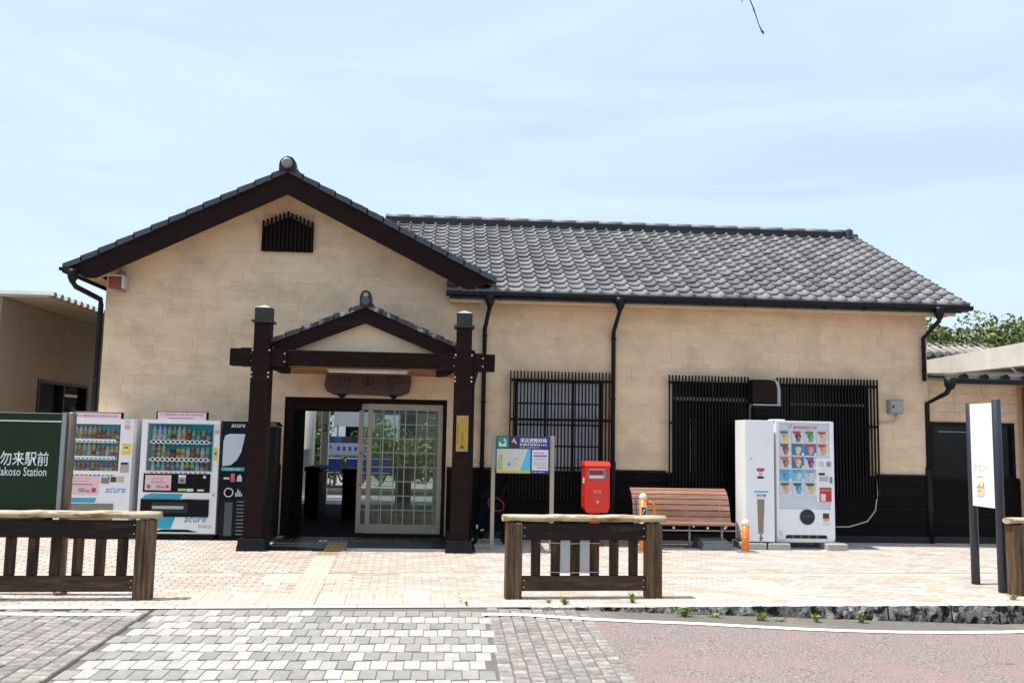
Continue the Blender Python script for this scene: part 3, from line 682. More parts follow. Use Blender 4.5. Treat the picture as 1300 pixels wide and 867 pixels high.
# doorway and concourse seen through it
d = MB(); y = YW+.03
d.box(-2.70, -2.56, y, y+.12, 0, 2.22); d.box(-.115, -.05, y, y+.12, 0, 2.22); d.box(-2.56, -.115, y, y+.12, 2.14, 2.22)
dw = part('door_frame', d, BROWNW, sta)
part('header_board', MB().box(-2.56, -1.46, y+.02, y+.10, 2.02, 2.138), mat('header_brown', (.022,.013,.010), .6, spec=.05, var=.3), dw)
part('side_leaf', MB().box(-2.555, -2.38, y+.07, y+.10, .05, 2.01), mat('dark_door_leaf', (.005,.007,.006), .5, spec=.03), dw)
def leaf(x0, x1, y0, nx, nz, hand=False, st=.075):
    f = MB(); z0, z1 = .03, 2.135
    f.box(x0, x0+st, y0, y0+.045, z0, z1); f.box(x1-st, x1, y0, y0+.045, z0, z1); f.box(x0+st, x1-st, y0, y0+.045, z0, z0+.14); f.box(x0+st, x1-st, y0, y0+.045, z1-.10, z1)
    lf = part('sliding_door', f, ALU, sta)
    part('pane', MB().box(x0+st-.004, x1-st+.004, y0+.018, y0+.026, z0+.137, z1-.097), CLEAR, lf)
    bm = mat('glazing_bar_metal', (.40,.38,.33), .4, metal=.3) if 'glazing_bar_metal' not in bpy.data.materials else bpy.data.materials['glazing_bar_metal']
    for i in range(1, nx): x = x0+st+(x1-x0-2*st)*i/nx; part('glazing_bar', MB().box(x-.007, x+.007, y0+.006, y0+.018, z0+.14, z1-.10), bm, lf)
    for j in range(1, nz): z = z0+.14+(z1-z0-.24)*j/nz; part('glazing_bar', MB().box(x0+st, x1-st, y0+.008, y0+.017, z-.006, z+.006), bm, lf)
    if hand: part('handle', MB().tube([(x0+.05, y0, 1.33), (x0+.05, y0-.05, 1.33), (x0+.085, y0-.06, 1.30), (x0+.085, y0-.06, .83), (x0+.05, y0-.05, .80), (x0+.05, y0, .80)], .011, 6), STEEL, lf)
    return lf
leaf(-1.50, -.18, YW+.12, 4, 8, True)
leaf(-1.345, -.117, YW+.06, 6, 8)
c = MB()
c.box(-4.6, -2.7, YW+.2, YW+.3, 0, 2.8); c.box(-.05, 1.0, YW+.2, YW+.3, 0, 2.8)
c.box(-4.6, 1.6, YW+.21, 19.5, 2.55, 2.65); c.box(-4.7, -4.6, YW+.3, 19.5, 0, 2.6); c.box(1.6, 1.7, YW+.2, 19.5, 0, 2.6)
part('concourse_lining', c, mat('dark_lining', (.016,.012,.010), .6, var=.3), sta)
z2 = at(410, 522, 15.75).z; x2 = at(382, 560, 15.75).x
part('inner_door_frame', MB().box(x2-.9, x2, 15.72, 15.8, 0, 2.5).box(x2, 1.0, 15.72, 15.8, z2, 2.5), BLACKM, sta)
part('back_wall', MB().box(-5.66, -4.4, 19.5, 19.6, 0, 4.0).box(.9, XR, 19.5, 19.6, 0, 4.0).box(-4.4, .9, 19.5, 19.6, 2.5, 4.0), ROUGHP, sta)
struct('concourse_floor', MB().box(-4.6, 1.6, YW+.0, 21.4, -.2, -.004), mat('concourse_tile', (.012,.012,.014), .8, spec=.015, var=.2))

# ------------------------------------------------------------------ entrance porch
PY = 13.32                                                           # front face of the posts
por = thing('entrance_porch', (-1.3, 13.6, 0), 'dark brown timber porch with small tiled gable over the station door', 'porch')
KX = PY/14.0
for x0, zt in ((-2.90, 3.27), (.065, 3.27)):
    x1 = x0+.235; zb = zg(13.4)
    p = part('post', MB().bbox(x0, x1, PY, PY+.235, zb+.16, zt, .01), BROWN, por)
    part('post_sleeve', MB().box(x0-.018, x1+.018, PY-.014, PY+.249, zb+.165, 2.86), BROWN, p)
    part('cap', MB().box(x0+.0, x1-.0, PY-.004, PY+.239, zt+.005, zt+.19).box(x0-.035, x1+.035, PY-.035, PY+.27, zt-.03, zt+.004), mat('patina_metal', (.032,.036,.027), .5, var=.3, metal=.3), p)
    b = MB(); a, c, d, e = x0-.006, x1+.006, PY-.01, PY+.245; zz = zt+.19
    for f in (((a,d,zz),(c,d,zz)), ((c,d,zz),(c,e,zz)), ((c,e,zz),(a,e,zz)), ((a,e,zz),(a,d,zz))): b.poly([f[0], f[1], ((a+c)/2, (d+e)/2, zz+.055)])
    part('cap_top', b, mat('sunlit_cap_metal', (.55,.56,.5), .4, metal=.4), p)  # near-white top on a dark cap: sunlight painted in as colour
    b = MB(); w0, w1 = .10, .065
    b.hexa([(x0-w0, PY-w0, zb-.1), (x1+w0, PY-w0, zb-.1), (x1+w0, PY+.235+w0, zb-.1), (x0-w0, PY+.235+w0, zb-.1), (x0-w1, PY-w1, zb+.165), (x1+w1, PY-w1, zb+.165), (x1+w1, PY+.235+w1, zb+.165), (x0-w1, PY+.235+w1, zb+.165)])
    part('base_stone', b, STONE, p)
    b = MB()
    for xx in (x0-.004, x1+.004):
        for z in (2.83, 2.5, 2.44): b.box(xx-.012, xx+.012, PY-.022, PY-.014, z-.012, z+.012)
    part('bolt', b, mat('bolt_zinc', (.55,.55,.52), .4, metal=.4), p)
bx0, bx1, bz0, bz1 = -3.24, .65, 2.60, 2.86
beam = part('beam', MB().bbox(bx0+.34, bx1-.34, PY+.05, PY+.19, bz0+.03, bz1-.01, .006), BROWNW, por)
for a, c in ((bx0, bx0+.16), (bx1-.16, bx1)): part('beam_end', MB().bbox(a, c, PY+.035, PY+.205, bz0+.0, bz1-.005, .008), BROWNW, beam)
for a, c in ((bx0+.155, bx0+.345), (-2.67, -2.42), (-.18, .07), (bx1-.345, bx1-.155)):
    q = part('joint_plate', MB().box(a, c, PY+.028, PY+.212, bz0-.005, bz1+.004), BROWN, beam)
    part('bolt', MB().box(c-.035, c-.015, PY+.02, PY+.028, bz0+.06, bz0+.08).box(c-.035, c-.015, PY+.02, PY+.028, bz0+.18, bz0+.20), bpy.data.materials['bolt_zinc'], q)
for a, s in ((-2.64, 1), (.04, -1)):
    part('bracket', MB().extr([(a, bz0-.005), (a, bz0-.02), (a+s*.12, bz0-.09), (a+s*.26, bz0-.10), (a+s*.27, bz0-.005)] if s > 0 else list(reversed([(a, bz0-.005), (a, bz0-.02), (a+s*.12, bz0-.09), (a+s*.26, bz0-.10), (a+s*.27, bz0-.005)])), PY+.07, PY+.17), BROWNW, por)
PX, PZ, PSL = -1.30, 3.52, .42
PB = PY+.14                                                         # porch bargeboard front
def pbarge():
    for sg in (-1, 1):
        pts = [(PX, PZ), (PX, PZ-.235), (PX+sg*1.02, PZ-.235-PSL*1.02+.02), (PX+sg*1.02, PZ-.235-PSL*1.02-.0), (PX+sg*1.34, PZ-PSL*1.34-.09), (PX+sg*1.34, PZ-PSL*1.34)]
        part('bargeboard', MB().extr(pts if sg > 0 else list(reversed(pts)), PB, PB+.05), BROWN, por)
pbarge()
part('gable_panel', MB().extr([(PX-1.2, bz1-.02), (PX+1.2, bz1-.02), (PX+1.2, bz1+.01), (PX, PZ-.05), (PX-1.2, bz1+.01)], PB+.12, PB+.16), CREAM, por)
dk = MB()
for sg in (-1, 1):
    n = len(dk.v); xe, ze = PX+sg*1.36, PZ-PSL*1.36
    dk.v += [(PX, PB+.02, PZ), (xe, PB+.02, ze), (xe, YW-.012, ze), (PX, YW-.012, PZ), (PX, PB+.02, PZ-.05), (xe, PB+.02, ze-.05), (xe, YW-.012, ze-.05), (PX, YW-.012, PZ-.05)]
    for f in ((0,1,2,3), (7,6,5,4), (0,4,5,1), (1,5,6,2)): dk.face([n+q for q in f])
proof = part('porch_roof', dk, RIDGE, por)
part('porch_ceiling', MB().box(-2.66, .06, PY+.26, YW-.012, 2.60, 2.63), mat('ceiling_wood', (.36,.16,.06), .6, var=.3, scale=3, stretch=(1,8,1)), por)
part('side_beam', MB().box(-2.86, -2.72, PY+.236, YW-.012, 2.63, 2.84).box(.10, .24, PY+.236, YW-.012, 2.63, 2.84), BROWNW, por)
pc, ps = 1/math.sqrt(1+PSL*PSL), PSL/math.sqrt(1+PSL*PSL)
LICH = mat('lichen_roof_tile', (.045,.05,.056), .6, var=.4, scale=5, rnd=.2, dirt=(.36,.38,.39), dscale=5, dpos=(.52,.62))
for sg in (-1, 1):
    for r in range(6):
        d0, d1 = 1.40-r*.232, 1.40-(r+1)*.232-.015
        P = lambda d, n, y: (PX+sg*d, y, PZ-PSL*d+n)
        y0, y1 = PB-.04, PB+.16
        pts = [P(d0, .002, y0), P(d1, .002, y0), P(d1, .002, y1), P(d0, .002, y1), P(d0, .085, y0), P(d1, .06, y0), P(d1, .06, y1), P(d0, .085, y1)]
        if sg > 0: pts = [pts[i] for i in (1, 0, 3, 2, 5, 4, 7, 6)]
        part('rake_tile', MB().hexa(pts), LICH, proof)
b = MB()
for sg in (-1, 1):
    for r in range(6):
        for k in range(6):
            def fn(x, s, n): 
                d = 1.39/pc-r*.25-s
                return (PX+sg*(d*pc+n*ps), PB+.14+k*.225+(x if sg < 0 else .225-x), PZ-d*ps+n*pc+.03)
            st_ = len(b.f); add_tile(b, fn, .225, .25)
            if sg > 0: b.f[st_:] = [tuple(reversed(f)) for f in b.f[st_:]]
part('roof_tile_field', b, LICH, proof, True)
b = MB(); b.extr([(PX-.09, PZ+.02), (PX+.09, PZ+.02), (PX+.09, PZ+.16), (PX+.06, PZ+.235), (PX, PZ+.26), (PX-.06, PZ+.235), (PX-.09, PZ+.16)], PB-.06, PB+.05); part('ridge_end_tile', b, RIDGE, proof)
part('ridge_end_disc', MB().tube([(PX, PB-.06, PZ+.09), (PX, PB-.12, PZ+.09)], .065, 12), RAKE, proof)
part('ridge_end_crest', MB().tube([(PX, PB-.06, PZ+.18), (PX, PB-.085, PZ+.18)], .04, 6), mat('gold_tile', (.45,.27,.08), .5), proof)
part('ridge', MB().tube([(PX, PB+.04, PZ+.1), (PX, YW-.012, PZ+.1)], .075, 8), RIDGE, proof)
for x, zt in ((-2.78, 2.55), (.34, 2.56)):                            # little funnels and pipes of the porch gutters
    y = PY+.5 if x < 0 else PY+.45
    part('downpipe', MB().tube([(x, y, zt+.1), (x, y, zt+.02), (x, y, zt-.12), (x, y, zt-.16)], [.075, .07, .035, .03], 8).tube([(x, y, zt-.1), (x, y, -.05)], .028, 8), GUTTER, por)
    part('gutter', MB().tube([(x+(.02 if x < 0 else -.02), PB+.02, 2.89), (x+(.02 if x < 0 else -.02), YW-.02, 2.89)], .04, 6), GUTTER, por)
lt = thing('fluorescent_lamp', (-1.28, 13.6, 2.58), 'slim white strip lamp under the porch beam', 'lamp')
part('lamp_tube', MB().tube([(-1.83, 13.58, 2.565), (-.66, 13.58, 2.565)], .02, 8), mat('lamp_tube_white', (.75,.70,.62), .4), lt); part('fitting', MB().box(-1.86, -.63, 13.56, 13.60, 2.583, 2.60), mat('fitting_white', (.6,.56,.5), .5), lt)
# carved wooden name board over the door
nb = thing('name_board', (-1.2, YW-.1, 2.4), 'rounded red brown wooden board with black station lettering above the door', 'name board')
A, B_ = at(412, 485, YW-.1), at(522, 487, YW-.1); zc, hh = (A.z+B_.z)/2, .205
pts = [(A.x+.0, zc-.06), (A.x+.04, zc-.15), (A.x+.16, zc-hh), (A.x+.5, zc-hh+.012), (B_.x-.4, zc-hh-.005), (B_.x-.15, zc-hh), (B_.x-.03, zc-.15), (B_.x, zc+.02), (B_.x-.02, zc+.14), (B_.x-.14, zc+.205), (B_.x-.5, zc+.195), (A.x+.4, zc+.21), (A.x+.12, zc+.2), (A.x+.03, zc+.12)]
part('board', MB().extr(pts, YW-.12, YW-.05), mat('red_brown_board', (.085,.030,.018), .45, var=.5, scale=3, stretch=(1,6,6), bump=.2, bscale=15), nb)
for x, ch in ((-.42, '勿'), (0, '来'), (.42, '駅')): text('lettering', ch, .26, ((A.x+B_.x)/2+x*.97-.0, YW-.124, zc-.13), nb, INK, align='CENTER', bold=.004)
for x in (-.42, .42): part('hook', MB().extr([((A.x+B_.x)/2+x-.09, zc-.19), ((A.x+B_.x)/2+x, zc-.27), ((A.x+B_.x)/2+x+.09, zc-.19)], YW-.13, YW-.02), BLACKM, nb)
ysn = thing('yellow_sign', (.2, 13.3, 1.68), 'narrow yellow vertical notice with black lettering on the right porch post', 'sign')
part('plate', MB().box(.10, .275, PY-.03, PY-.0155, 1.41, 1.935), mat('yellow_plate', (.42,.25,.03), .5, var=.15), ysn)
b = MB(); rr = random.Random(5)
for k in range(14): z = 1.52+.021*k; b.box(.118, .118+rr.uniform(.008, .014), PY-.032, PY-.030, z, z+.014, (.12,.07,.01))
for k in range(10): z = 1.47+.022*k; b.box(.18, .18+rr.uniform(.010, .022), PY-.032, PY-.030, z, z+.015, (.10,.06,.01))
b.box(.165, .21, PY-.032, PY-.030, 1.455, 1.485, (.05,.04,.02)); part('printed_marks', b, PRINT, ysn)
part('clip', MB().box(.16, .21, PY-.034, PY-.030, 1.90, 1.93).box(.16, .21, PY-.034, PY-.030, 1.415, 1.44), STEEL, ysn)
# dark steel cabinet behind the left post
cb = thing('dark_cabinet', (-2.62, 14.3, 0), 'dark narrow cabinet standing between left porch post and doorway', 'cabinet')
part('cabinet_body', MB().bbox(-2.86, -2.67, 14.15, 14.6, 0, 1.72, .01), mat('cabinet_black', (.010,.008,.007), .5, spec=.15), cb)
part('cabinet_top', MB().hexa([(-2.88, 14.12, 1.724), (-2.65, 14.12, 1.724), (-2.65, 14.62, 1.724), (-2.88, 14.62, 1.724), (-2.86, 14.2, 1.80), (-2.7, 14.2, 1.80), (-2.7, 14.6, 1.80), (-2.86, 14.6, 1.80)]), BROWNW, cb)

# ------------------------------------------------------------------ what stands beyond the concourse: platforms
struct('near_platform', MB().box(-14, 8, 19.42, 23.9, -.9, -.012), mat('platform_paving', (.17,.175,.19), .7, var=.2, scale=5))
struct('track_bed', MB().box(-40, 40, 23.92, 29.5, -1.2, -1.1), mat('ballast', (.09,.08,.07), .95, var=.5, scale=20, bump=.6))
struct('far_platform', MB().box(-40, 40, 29.52, 33.5, -1.2, -.16).box(-40, 40, 29.45, 29.7, -.21, -.10), mat('far_platform_concrete', (.24,.23,.21), .8, var=.2))
GATE = mat('gate_black', (.006,.006,.007), .6, spec=.03)
for i, (x, zt) in enumerate(((-2.65, .98), (-1.93, .95), (-.9, .98))):
    y = 17.9
    gt = thing('ticket_gate', (x, y, 0), ['leftmost dark ticket gate seen through the open doorway', 'middle dark ticket gate seen through the open doorway', 'dark ticket gate seen behind the sliding glass door'][i], 'ticket gate', 'ticket gates in the concourse')
    part('gate_body', MB().bbox(x-.13, x+.13, y, y+1.2, 0, zt-.1, .02), GATE, gt); part('gate_top', MB().bbox(x-.15, x+.15, y-.03, y+1.23, zt-.098, zt, .02), GATE, gt)
q = solo('barrier_rail', MB().box(-2.5, -2.06, 18.4, 18.44, .55, .60).box(-2.5, -2.06, 18.4, 18.44, .86, .90).box(-2.3, -2.26, 18.39, 18.45, .6, .86), STEEL, (-2.3, 18.4, .5), 'thin steel rail between the two left ticket gates', 'rail')
CY_ = 23.4; x = at(391.5, 560, CY_).x
pl = thing('platform_column', (x, CY_, 0), 'round pale grey steel column behind the open doorway', 'column')
part('shaft', MB().lathe([(.165, 0), (.165, 1.2), (.169, 1.21), (.165, 1.22), (.165, 4)], x, CY_, 16), mat('column_grey', (.55,.56,.56), .4, var=.12), pl); part('base_plate', MB().bbox(x-.22, x+.22, CY_-.22, CY_+.22, -.01, .03, .005), STEEL, pl)
x = at(412, 560, 22.9).x
wp = thing('platform_post', (x, 23, 0), 'white platform post with black number two just right of the grey column', 'post')
part('shaft', MB().bbox(x-.09, x+.09, 22.9, 23.1, 0, 3.4, .01), mat('post_white', (.62,.60,.55), .6), wp); text('lettering', '2', .18, (x-.05, 22.895, at(412, 545, 22.9).z-.05), wp, INK)
for i in range(7):
    x = -7.6+.86*i+ (.1 if i > 3 else 0); y = 31.4
    if i == 0: x = -7.75
    st = thing('platform_chair', (x, y, -.16), ['blue platform chair hidden behind the grey column', 'first blue platform chair right of the white post', 'second blue platform chair under the banner', 'blue platform chair behind the door handle', 'blue platform chair behind the left stile of the glass door', 'blue platform chair seen through the glass door panes', 'last blue platform chair seen through the glass door'][i], 'chair', 'blue chairs on the far platform')
    part('seat_shell', MB().bbox(x-.36, x+.36, y, y+.42, .24, .31, .03).bbox(x-.36, x+.36, y+.36, y+.44, .32, .78, .03), mat('seat_blue', (.004,.026,.15), .4) if 'seat_blue' not in bpy.data.materials else bpy.data.materials['seat_blue'], st)
    part('leg', MB().box(x-.03, x+.03, y+.2, y+.26, -.16, .24), STEEL, st)
bn = thing('banner', (-5.4, 32.2, 1), 'white and blue banner with lettering on the far platform fence', 'banner')
a, c = at(413, 577, 32.2), at(462, 563.5, 32.2)
part('banner_sheet', MB().box(a.x, c.x, 32.2, 32.22, a.z, c.z+.02, (.42,.46,.56)).box(a.x, c.x, 32.19, 32.2, c.z+.03, c.z+.25, (.02,.08,.20)), PRINT, bn)
for k, col in enumerate([(.02,.05,.14), (.03,.12,.26), (.04,.035,.03), (.01,.02,.03), (.10,.20,.25)]):
    part('picture', MB().box(a.x+.05+.27*k, a.x+.28+.27*k, 32.18, 32.19, c.z+.05, c.z+.23, col), PRINT, bn)
b = MB()
for k in range(5): b.box(a.x+.4+.2*k, a.x+.5+.2*k, 32.192, 32.199, (a.z+c.z)/2-.05, (a.z+c.z)/2+.1, (.03,.08,.3))
b.box(a.x+.16, a.x+.2, 32.192, 32.199, a.z+.2, c.z-.05, (.03,.08,.3)); part('printed_marks', b, PRINT, bn)
part('banner_rail', MB().box(a.x-.3, c.x+.3, 32.23, 32.26, a.z-.05, a.z).box(a.x-.02, a.x+.02, 32.23, 32.27, -.16, c.z+.5).box(c.x, c.x+.04, 32.23, 32.27, -.16, c.z+.5), STEEL, bn)
a, c = at(424, 541, 32.6), at(476, 527, 32.6)
sb = thing('platform_board', (a.x+.8, 32.6, 2), 'plain pale grey board high over the far platform', 'board')
part('board', MB().box(a.x, c.x, 32.6, 32.65, a.z, c.z+.2), mat('board_grey', (.55,.57,.58), .6), sb); part('pole', MB().box(a.x+.1, a.x+.16, 32.66, 32.7, -.16, c.z).box(c.x-.16, c.x-.1, 32.66, 32.7, -.16, c.z), STEEL, sb)
fb = thing('far_building', (-3, 44, 0), 'dark fronted low building beyond the railway seen through the glass door', 'building')
part('wall', MB().box(-12, 6, 44, 50, -.5, 4.2), mat('far_wall', (.16,.13,.11), .8, var=.3), fb); part('roof', MB().box(-12.5, 6.5, 43.5, 50.5, 4.2, 4.5), CONC, fb)
for k in range(6): f = part('window', MB().box(-11+2.6*k, -9.4+2.6*k, 43.96, 44.0, 1.2, 2.6), DGLASS, fb); part('pane', MB().box(-10.95+2.6*k, -10.2+2.6*k, 43.94, 43.96, 1.25, 2.55), SHOJI, f)

# ------------------------------------------------------------------ foliage
def leaf_mesh(n, rx, ry, rz, size, seed, lobes, col=(1,1,1)):
    rr = random.Random(seed); q = MB()
    cs = [(rr.uniform(-.62, .62)*rx, rr.uniform(-.62, .62)*ry, rr.uniform(-.55, .6)*rz, rr.uniform(.3, .5)) for _ in range(lobes)]
    for i in range(n):
        c = rr.choice(cs); th, ph = rr.uniform(0, 2*pi), math.acos(rr.uniform(-1, 1)); rad = rr.uniform(.45, 1.08)
        p = Vector((c[0]+c[3]*rx*rad*sin(ph)*cos(th), c[1]+c[3]*ry*rad*sin(ph)*sin(th), c[2]+c[3]*rz*rad*cos(ph)))
        nrm = Vector((rr.gauss(0, .7), rr.gauss(0, .7), rr.gauss(.5, .6))).normalized(); t = nrm.orthogonal().normalized(); t = (t*cos(th)+nrm.cross(t)*sin(th)); bt = nrm.cross(t); s = size*rr.uniform(.6, 1.35)
        n0 = len(q.v); q.v += [tuple(p-t*s), tuple(p+bt*s*.42+nrm*s*.12), tuple(p+t*s), tuple(p-bt*s*.42+nrm*s*.12)]; q.face((n0, n0+1, n0+2, n0+3), col)
    return q, cs
def tree(x, y, zb, h, rx, seed, label, n=9000, size=.12):
    t = thing('broadleaf_tree', (x, y, zb), label, 'tree', None); rz = h*.36; zc = zb+h-rz*.95
    q, cs = leaf_mesh(n, rx, rx, rz, size, seed, 16); q.map(lambda a, b, c: (a+x, b+y, c+zc)); part('crown', q, LEAF, t)
    k = MB(); k.tube([(x, y, zb), (x+.05, y, zb+h*.3), (x-.1, y+.1, zb+h*.62)], [.2, .15, .08], 8)
    for c in cs[:9]: k.tube([(x, y, zb+h*.35), (x+c[0]*.5, y+c[1]*.5, (zb+h*.35+zc+c[2])/2), (x+c[0], y+c[1], zc+c[2])], [.08, .05, .02], 5)
    part('trunk', k, BARK, t); return t
tree(18.9, 34.5, -.3, 6.9, 2.2, 3, 'leafy green tree just right of the station roof end')
tree(21.6, 33.5, -.3, 7.0, 2.4, 4, 'leafy green tree behind the white canopy near the right edge')
tree(24.6, 36, -.3, 6.8, 2.6, 5, 'leafy green tree cut by the right edge above the canopy')
tree(20.2, 40, -.3, 7.2, 2.6, 6, 'green tree farther back between the two nearer crowns')
def bush(x, y, z, rx, rz, seed, label, n=900, size=.11):
    t = thing('shrub', (x, y, z), label, 'shrub', 'shrubs beyond the far platform')
    q, cs = leaf_mesh(n, rx, rx*.7, rz, size, seed, 9); q.map(lambda a, b, c: (a+x, b+y, c+z+rz)); part('foliage', q, LEAF, t)
    k = MB()
    for c in cs[:5]: k.tube([(x, y, z), (x+c[0], y+c[1], z+rz+c[2])], [.04, .015], 5)
    part('stem', k, BARK, t)
for i, (px, rx, rz) in enumerate(((398, .8, 1.5), (412, .7, 1.0), (436, .9, .6), (462, .8, .9), (486, 1.5, 1.35), (512, 1.2, 1.0), (540, 1.6, 1.1), (568, 1.4, 1.4))):
    p = at(px, 570, 34.6+.5*(i % 3)); bush(p.x, p.y, -.3, rx, rz, 20+i, ['tall dark shrub behind the grey column', 'yellow green shrub left of the banner', 'low shrub below the banner', 'shrub behind the left door stile', 'big round green shrub seen through the glass door', 'middle green shrub seen through the glass door', 'wide green shrub behind the right glass panes', 'rightmost green shrub behind the glass door'][i])

# ------------------------------------------------------------------ neighbouring buildings
lb = thing('side_building', (-8, 17, 0), 'beige panelled side wall with ribbed metal roof left of the station', 'building')
WXL = -7.4
b = MB()
LW = [(16.67, 18.75)]
b.box(WXL-5, WXL, 15.1, 16.67, -.05, 3.7).box(WXL-5, WXL, 18.76, 24, -.05, 3.7).box(WXL-5, WXL, 16.67, 18.76, 2.44, 3.7).box(WXL-5, WXL-.5, 16.67, 18.76, -.05, 2.44).box(WXL-.5, WXL, 16.67, 18.76, -.05, .9)
part('wall', b, BLACKM, lb)
yy = [15.1, 15.77, 17.56, 19.1, 20.9, 22.7, 24]                        # cladding panels with open joints
for i in range(len(yy)-1):
    for r in minus([(yy[i]+.006, yy[i+1]-.006, -.02, 3.755)], (16.6, 18.82, .85, 2.48)):
        if r[3]-r[2] > .05 and r[1]-r[0] > .04: part('wall_panel', MB().box(WXL+.002, WXL+.03, r[0], r[1], r[2], r[3]), ANNEXW, lb)
fw = part('window', MB().box(WXL-.02, WXL+.05, 16.6, 16.67, .9, 2.5).box(WXL-.02, WXL+.05, 18.76, 18.83, .9, 2.5).box(WXL-.02, WXL+.05, 16.67, 18.76, 2.44, 2.5).box(WXL-.02, WXL+.04, 17.68, 17.74, .9, 2.44), GUTTER, lb)
part('pane', MB().box(WXL-.06, WXL-.05, 16.67, 17.68, .9, 2.44), DGLASS, fw); part('pane', MB().box(WXL-.06, WXL-.05, 17.74, 18.76, .9, 2.44), DGLASS, fw)
part('pale_rail', MB().box(WXL-.045, WXL-.03, 17.8, 18.5, 2.24, 2.29), mat('rail_cream', (.6,.56,.48), .5), fw)
b = MB(); b.hexa([(-12.6, 15.1, 3.72), (-6.62, 15.1, 3.77), (-6.62, 24, 3.77), (-12.6, 24, 3.72), (-12.6, 15.1, 3.80), (-6.62, 15.1, 3.81), (-6.62, 24, 3.81), (-12.6, 24, 3.80)])
rf = part('roof', b, mat('roof_soffit_beige', (.34,.29,.21), .7, var=.1), lb)
rm = mat('ribbed_roof_metal', (.46,.45,.42), .5, var=.25, scale=4)
for k in range(30):
    y = 15.28+.27*k; part('roof_rib', MB().hexa([(-12.6, y-.075, 3.812), (-6.60, y-.075, 3.812), (-6.60, y+.075, 3.812), (-12.6, y+.075, 3.812), (-12.6, y-.045, 3.90), (-6.60, y-.045, 3.88), (-6.60, y+.045, 3.88), (-12.6, y+.045, 3.90)]), rm, rf)
pb_ = thing('platform_roof', (-9.5, 27, 4), 'dark grey tiled platform roof behind the left side building', 'roof')
za = at(100, 402, 27.5).z; b = MB(); b.box(-16, -6, 27.6, 33, za-.1, za); dk_ = part('roof_deck', b, RIDGE, pb_)
for k in range(28): x = -15.5+.33*k; part('roof_roll', MB().tube([(x, 27.5, za+.02), (x, 30, za+.16)], .13, 8), TILE, dk_)
part('post', MB().box(-11, -10.8, 28.5, 28.7, -.9, za-.1).box(-7, -6.8, 28.5, 28.7, -.9, za-.1), STEEL, pb_)

an = thing('annex_building', (9.5, YW+.1, 0), 'low tan annex with dark windows at the right end of the station', 'building')
AY = YW+.06
b = MB()
for r in minus([(8.2, 9.83, 0, 2.75)], (8.28, 9.72, 1.09, 2.0)): b.box(r[0], r[1], AY, AY+.2, r[2], r[3])
b.box(9.83, 14, AY, AY+.2, 0, 2.75); b.box(8.22, 14, 19, 19.2, 0, 2.7); part('wall', b, PLASTERJ, an)
rest = MB(); z = 1.1
while z < 2.72:
    x = 8.22
    while x < 9.83:
        wd = R.uniform(.3, .6)
        for r in minus([(x+.003, min(x+wd, 9.83)-.003, z+.003, min(z+.158, 2.74)-.003)], (8.2, 9.74, 1.06, 2.03)):
            if r[1]-r[0] > .02 and r[3]-r[2] > .015: part('wall_block', MB().box(r[0], r[1], AY-.008, AY, r[2], r[3]), PLASTER, an)
        x += wd
    z += .158
fr = part('window', MB().box(8.24, 8.30, AY-.02, AY+.05, 1.06, 2.03).box(9.70, 9.76, AY-.02, AY+.05, 1.06, 2.03).box(8.30, 9.70, AY-.02, AY+.05, 1.97, 2.03).box(8.30, 9.70, AY-.02, AY+.05, 1.06, 1.12).box(8.96, 9.03, AY-.015, AY+.04, 1.12, 1.97), BLACKM, an)
part('pane', MB().box(8.30, 8.96, AY+.02, AY+.03, 1.12, 1.97), DGLASS, fr); part('pane', MB().box(9.03, 9.70, AY+.02, AY+.03, 1.12, 1.97), DGLASS, fr)
part('reflection_bar', MB().box(8.4, 8.9, AY+.005, AY+.018, 1.86, 1.872), fr_, fr)  # thin pale bar added in place of a reflection in the glass
part('plank_backing', MB().box(8.26, 9.83, AY-.0015, AY-.0005, .03, 1.09), BLACKM, an)
for r in range(6): part('plank', MB().box(8.26, 9.83, AY-.024, AY-.002, .10+.166*r, .26+.166*r-(.004 if r < 5 else .03)), PLANK, an)
part('plinth', MB().box(8.26, 9.83, AY-.06, AY-.003, -.08, .095), mat('annex_plinth', (.02,.02,.02), .8), an)
b = MB(); b.hexa([(8.25, 14.5, 2.80), (14, 14.5, 2.80), (14, 19.3, 3.1), (8.25, 19.3, 3.1), (8.25, 14.5, 2.84), (14, 14.5, 2.84), (14, 19.3, 3.14), (8.25, 19.3, 3.14)]); ar = part('roof', b, mat('annex_roof_metal', (.34,.35,.35), .45, var=.15), an)
ga = part('gutter', MB().bbox(8.3, 14, 14.38, 14.49, 2.66, 2.75, .02), GUTTER, an)
for k in range(10): x = 8.55+.36*k; part('gutter_clip', MB().extr([(x-.07, 2.752), (x+.07, 2.752), (x+.05, 2.81), (x, 2.835), (x-.05, 2.81)], 14.40, 14.47), GUTTER, ga)
part('eave_board', MB().box(8.3, 14, 14.52, 14.56, 2.70, 2.795), SOFFIT, an)
xb = at(1178, 560, AY-.07).x
b = MB(); b.tube([(8.30, 14.42, 2.75), (8.30, 14.42, 2.62), (8.30, 14.42, 2.56)], [.10, .09, .05], 8); b.tube([(8.30, 14.42, 2.6), (8.28, 14.5, 2.50), (xb, AY-.07, 2.34), (xb, AY-.07, 1.2)], .042, 8); b.tube([(xb, AY-.07, 1.25), (xb, AY-.07, -.02)], .06, 8); part('downpipe', b, GUTTER, an)
ca = thing('concrete_canopy', (12.5, 18, 3.4), 'pale concrete canopy slab rising above the annex roof', 'canopy')
b = MB(); b.hexa([(11.5, 14.6, 3.24), (16, 14.6, 3.24), (16, 22, 3.30), (11.5, 22, 3.30), (11.5, 14.6, 3.76), (16, 14.6, 3.76), (16, 22, 3.66), (11.5, 22, 3.66)]); part('slab', b, CONC, ca)
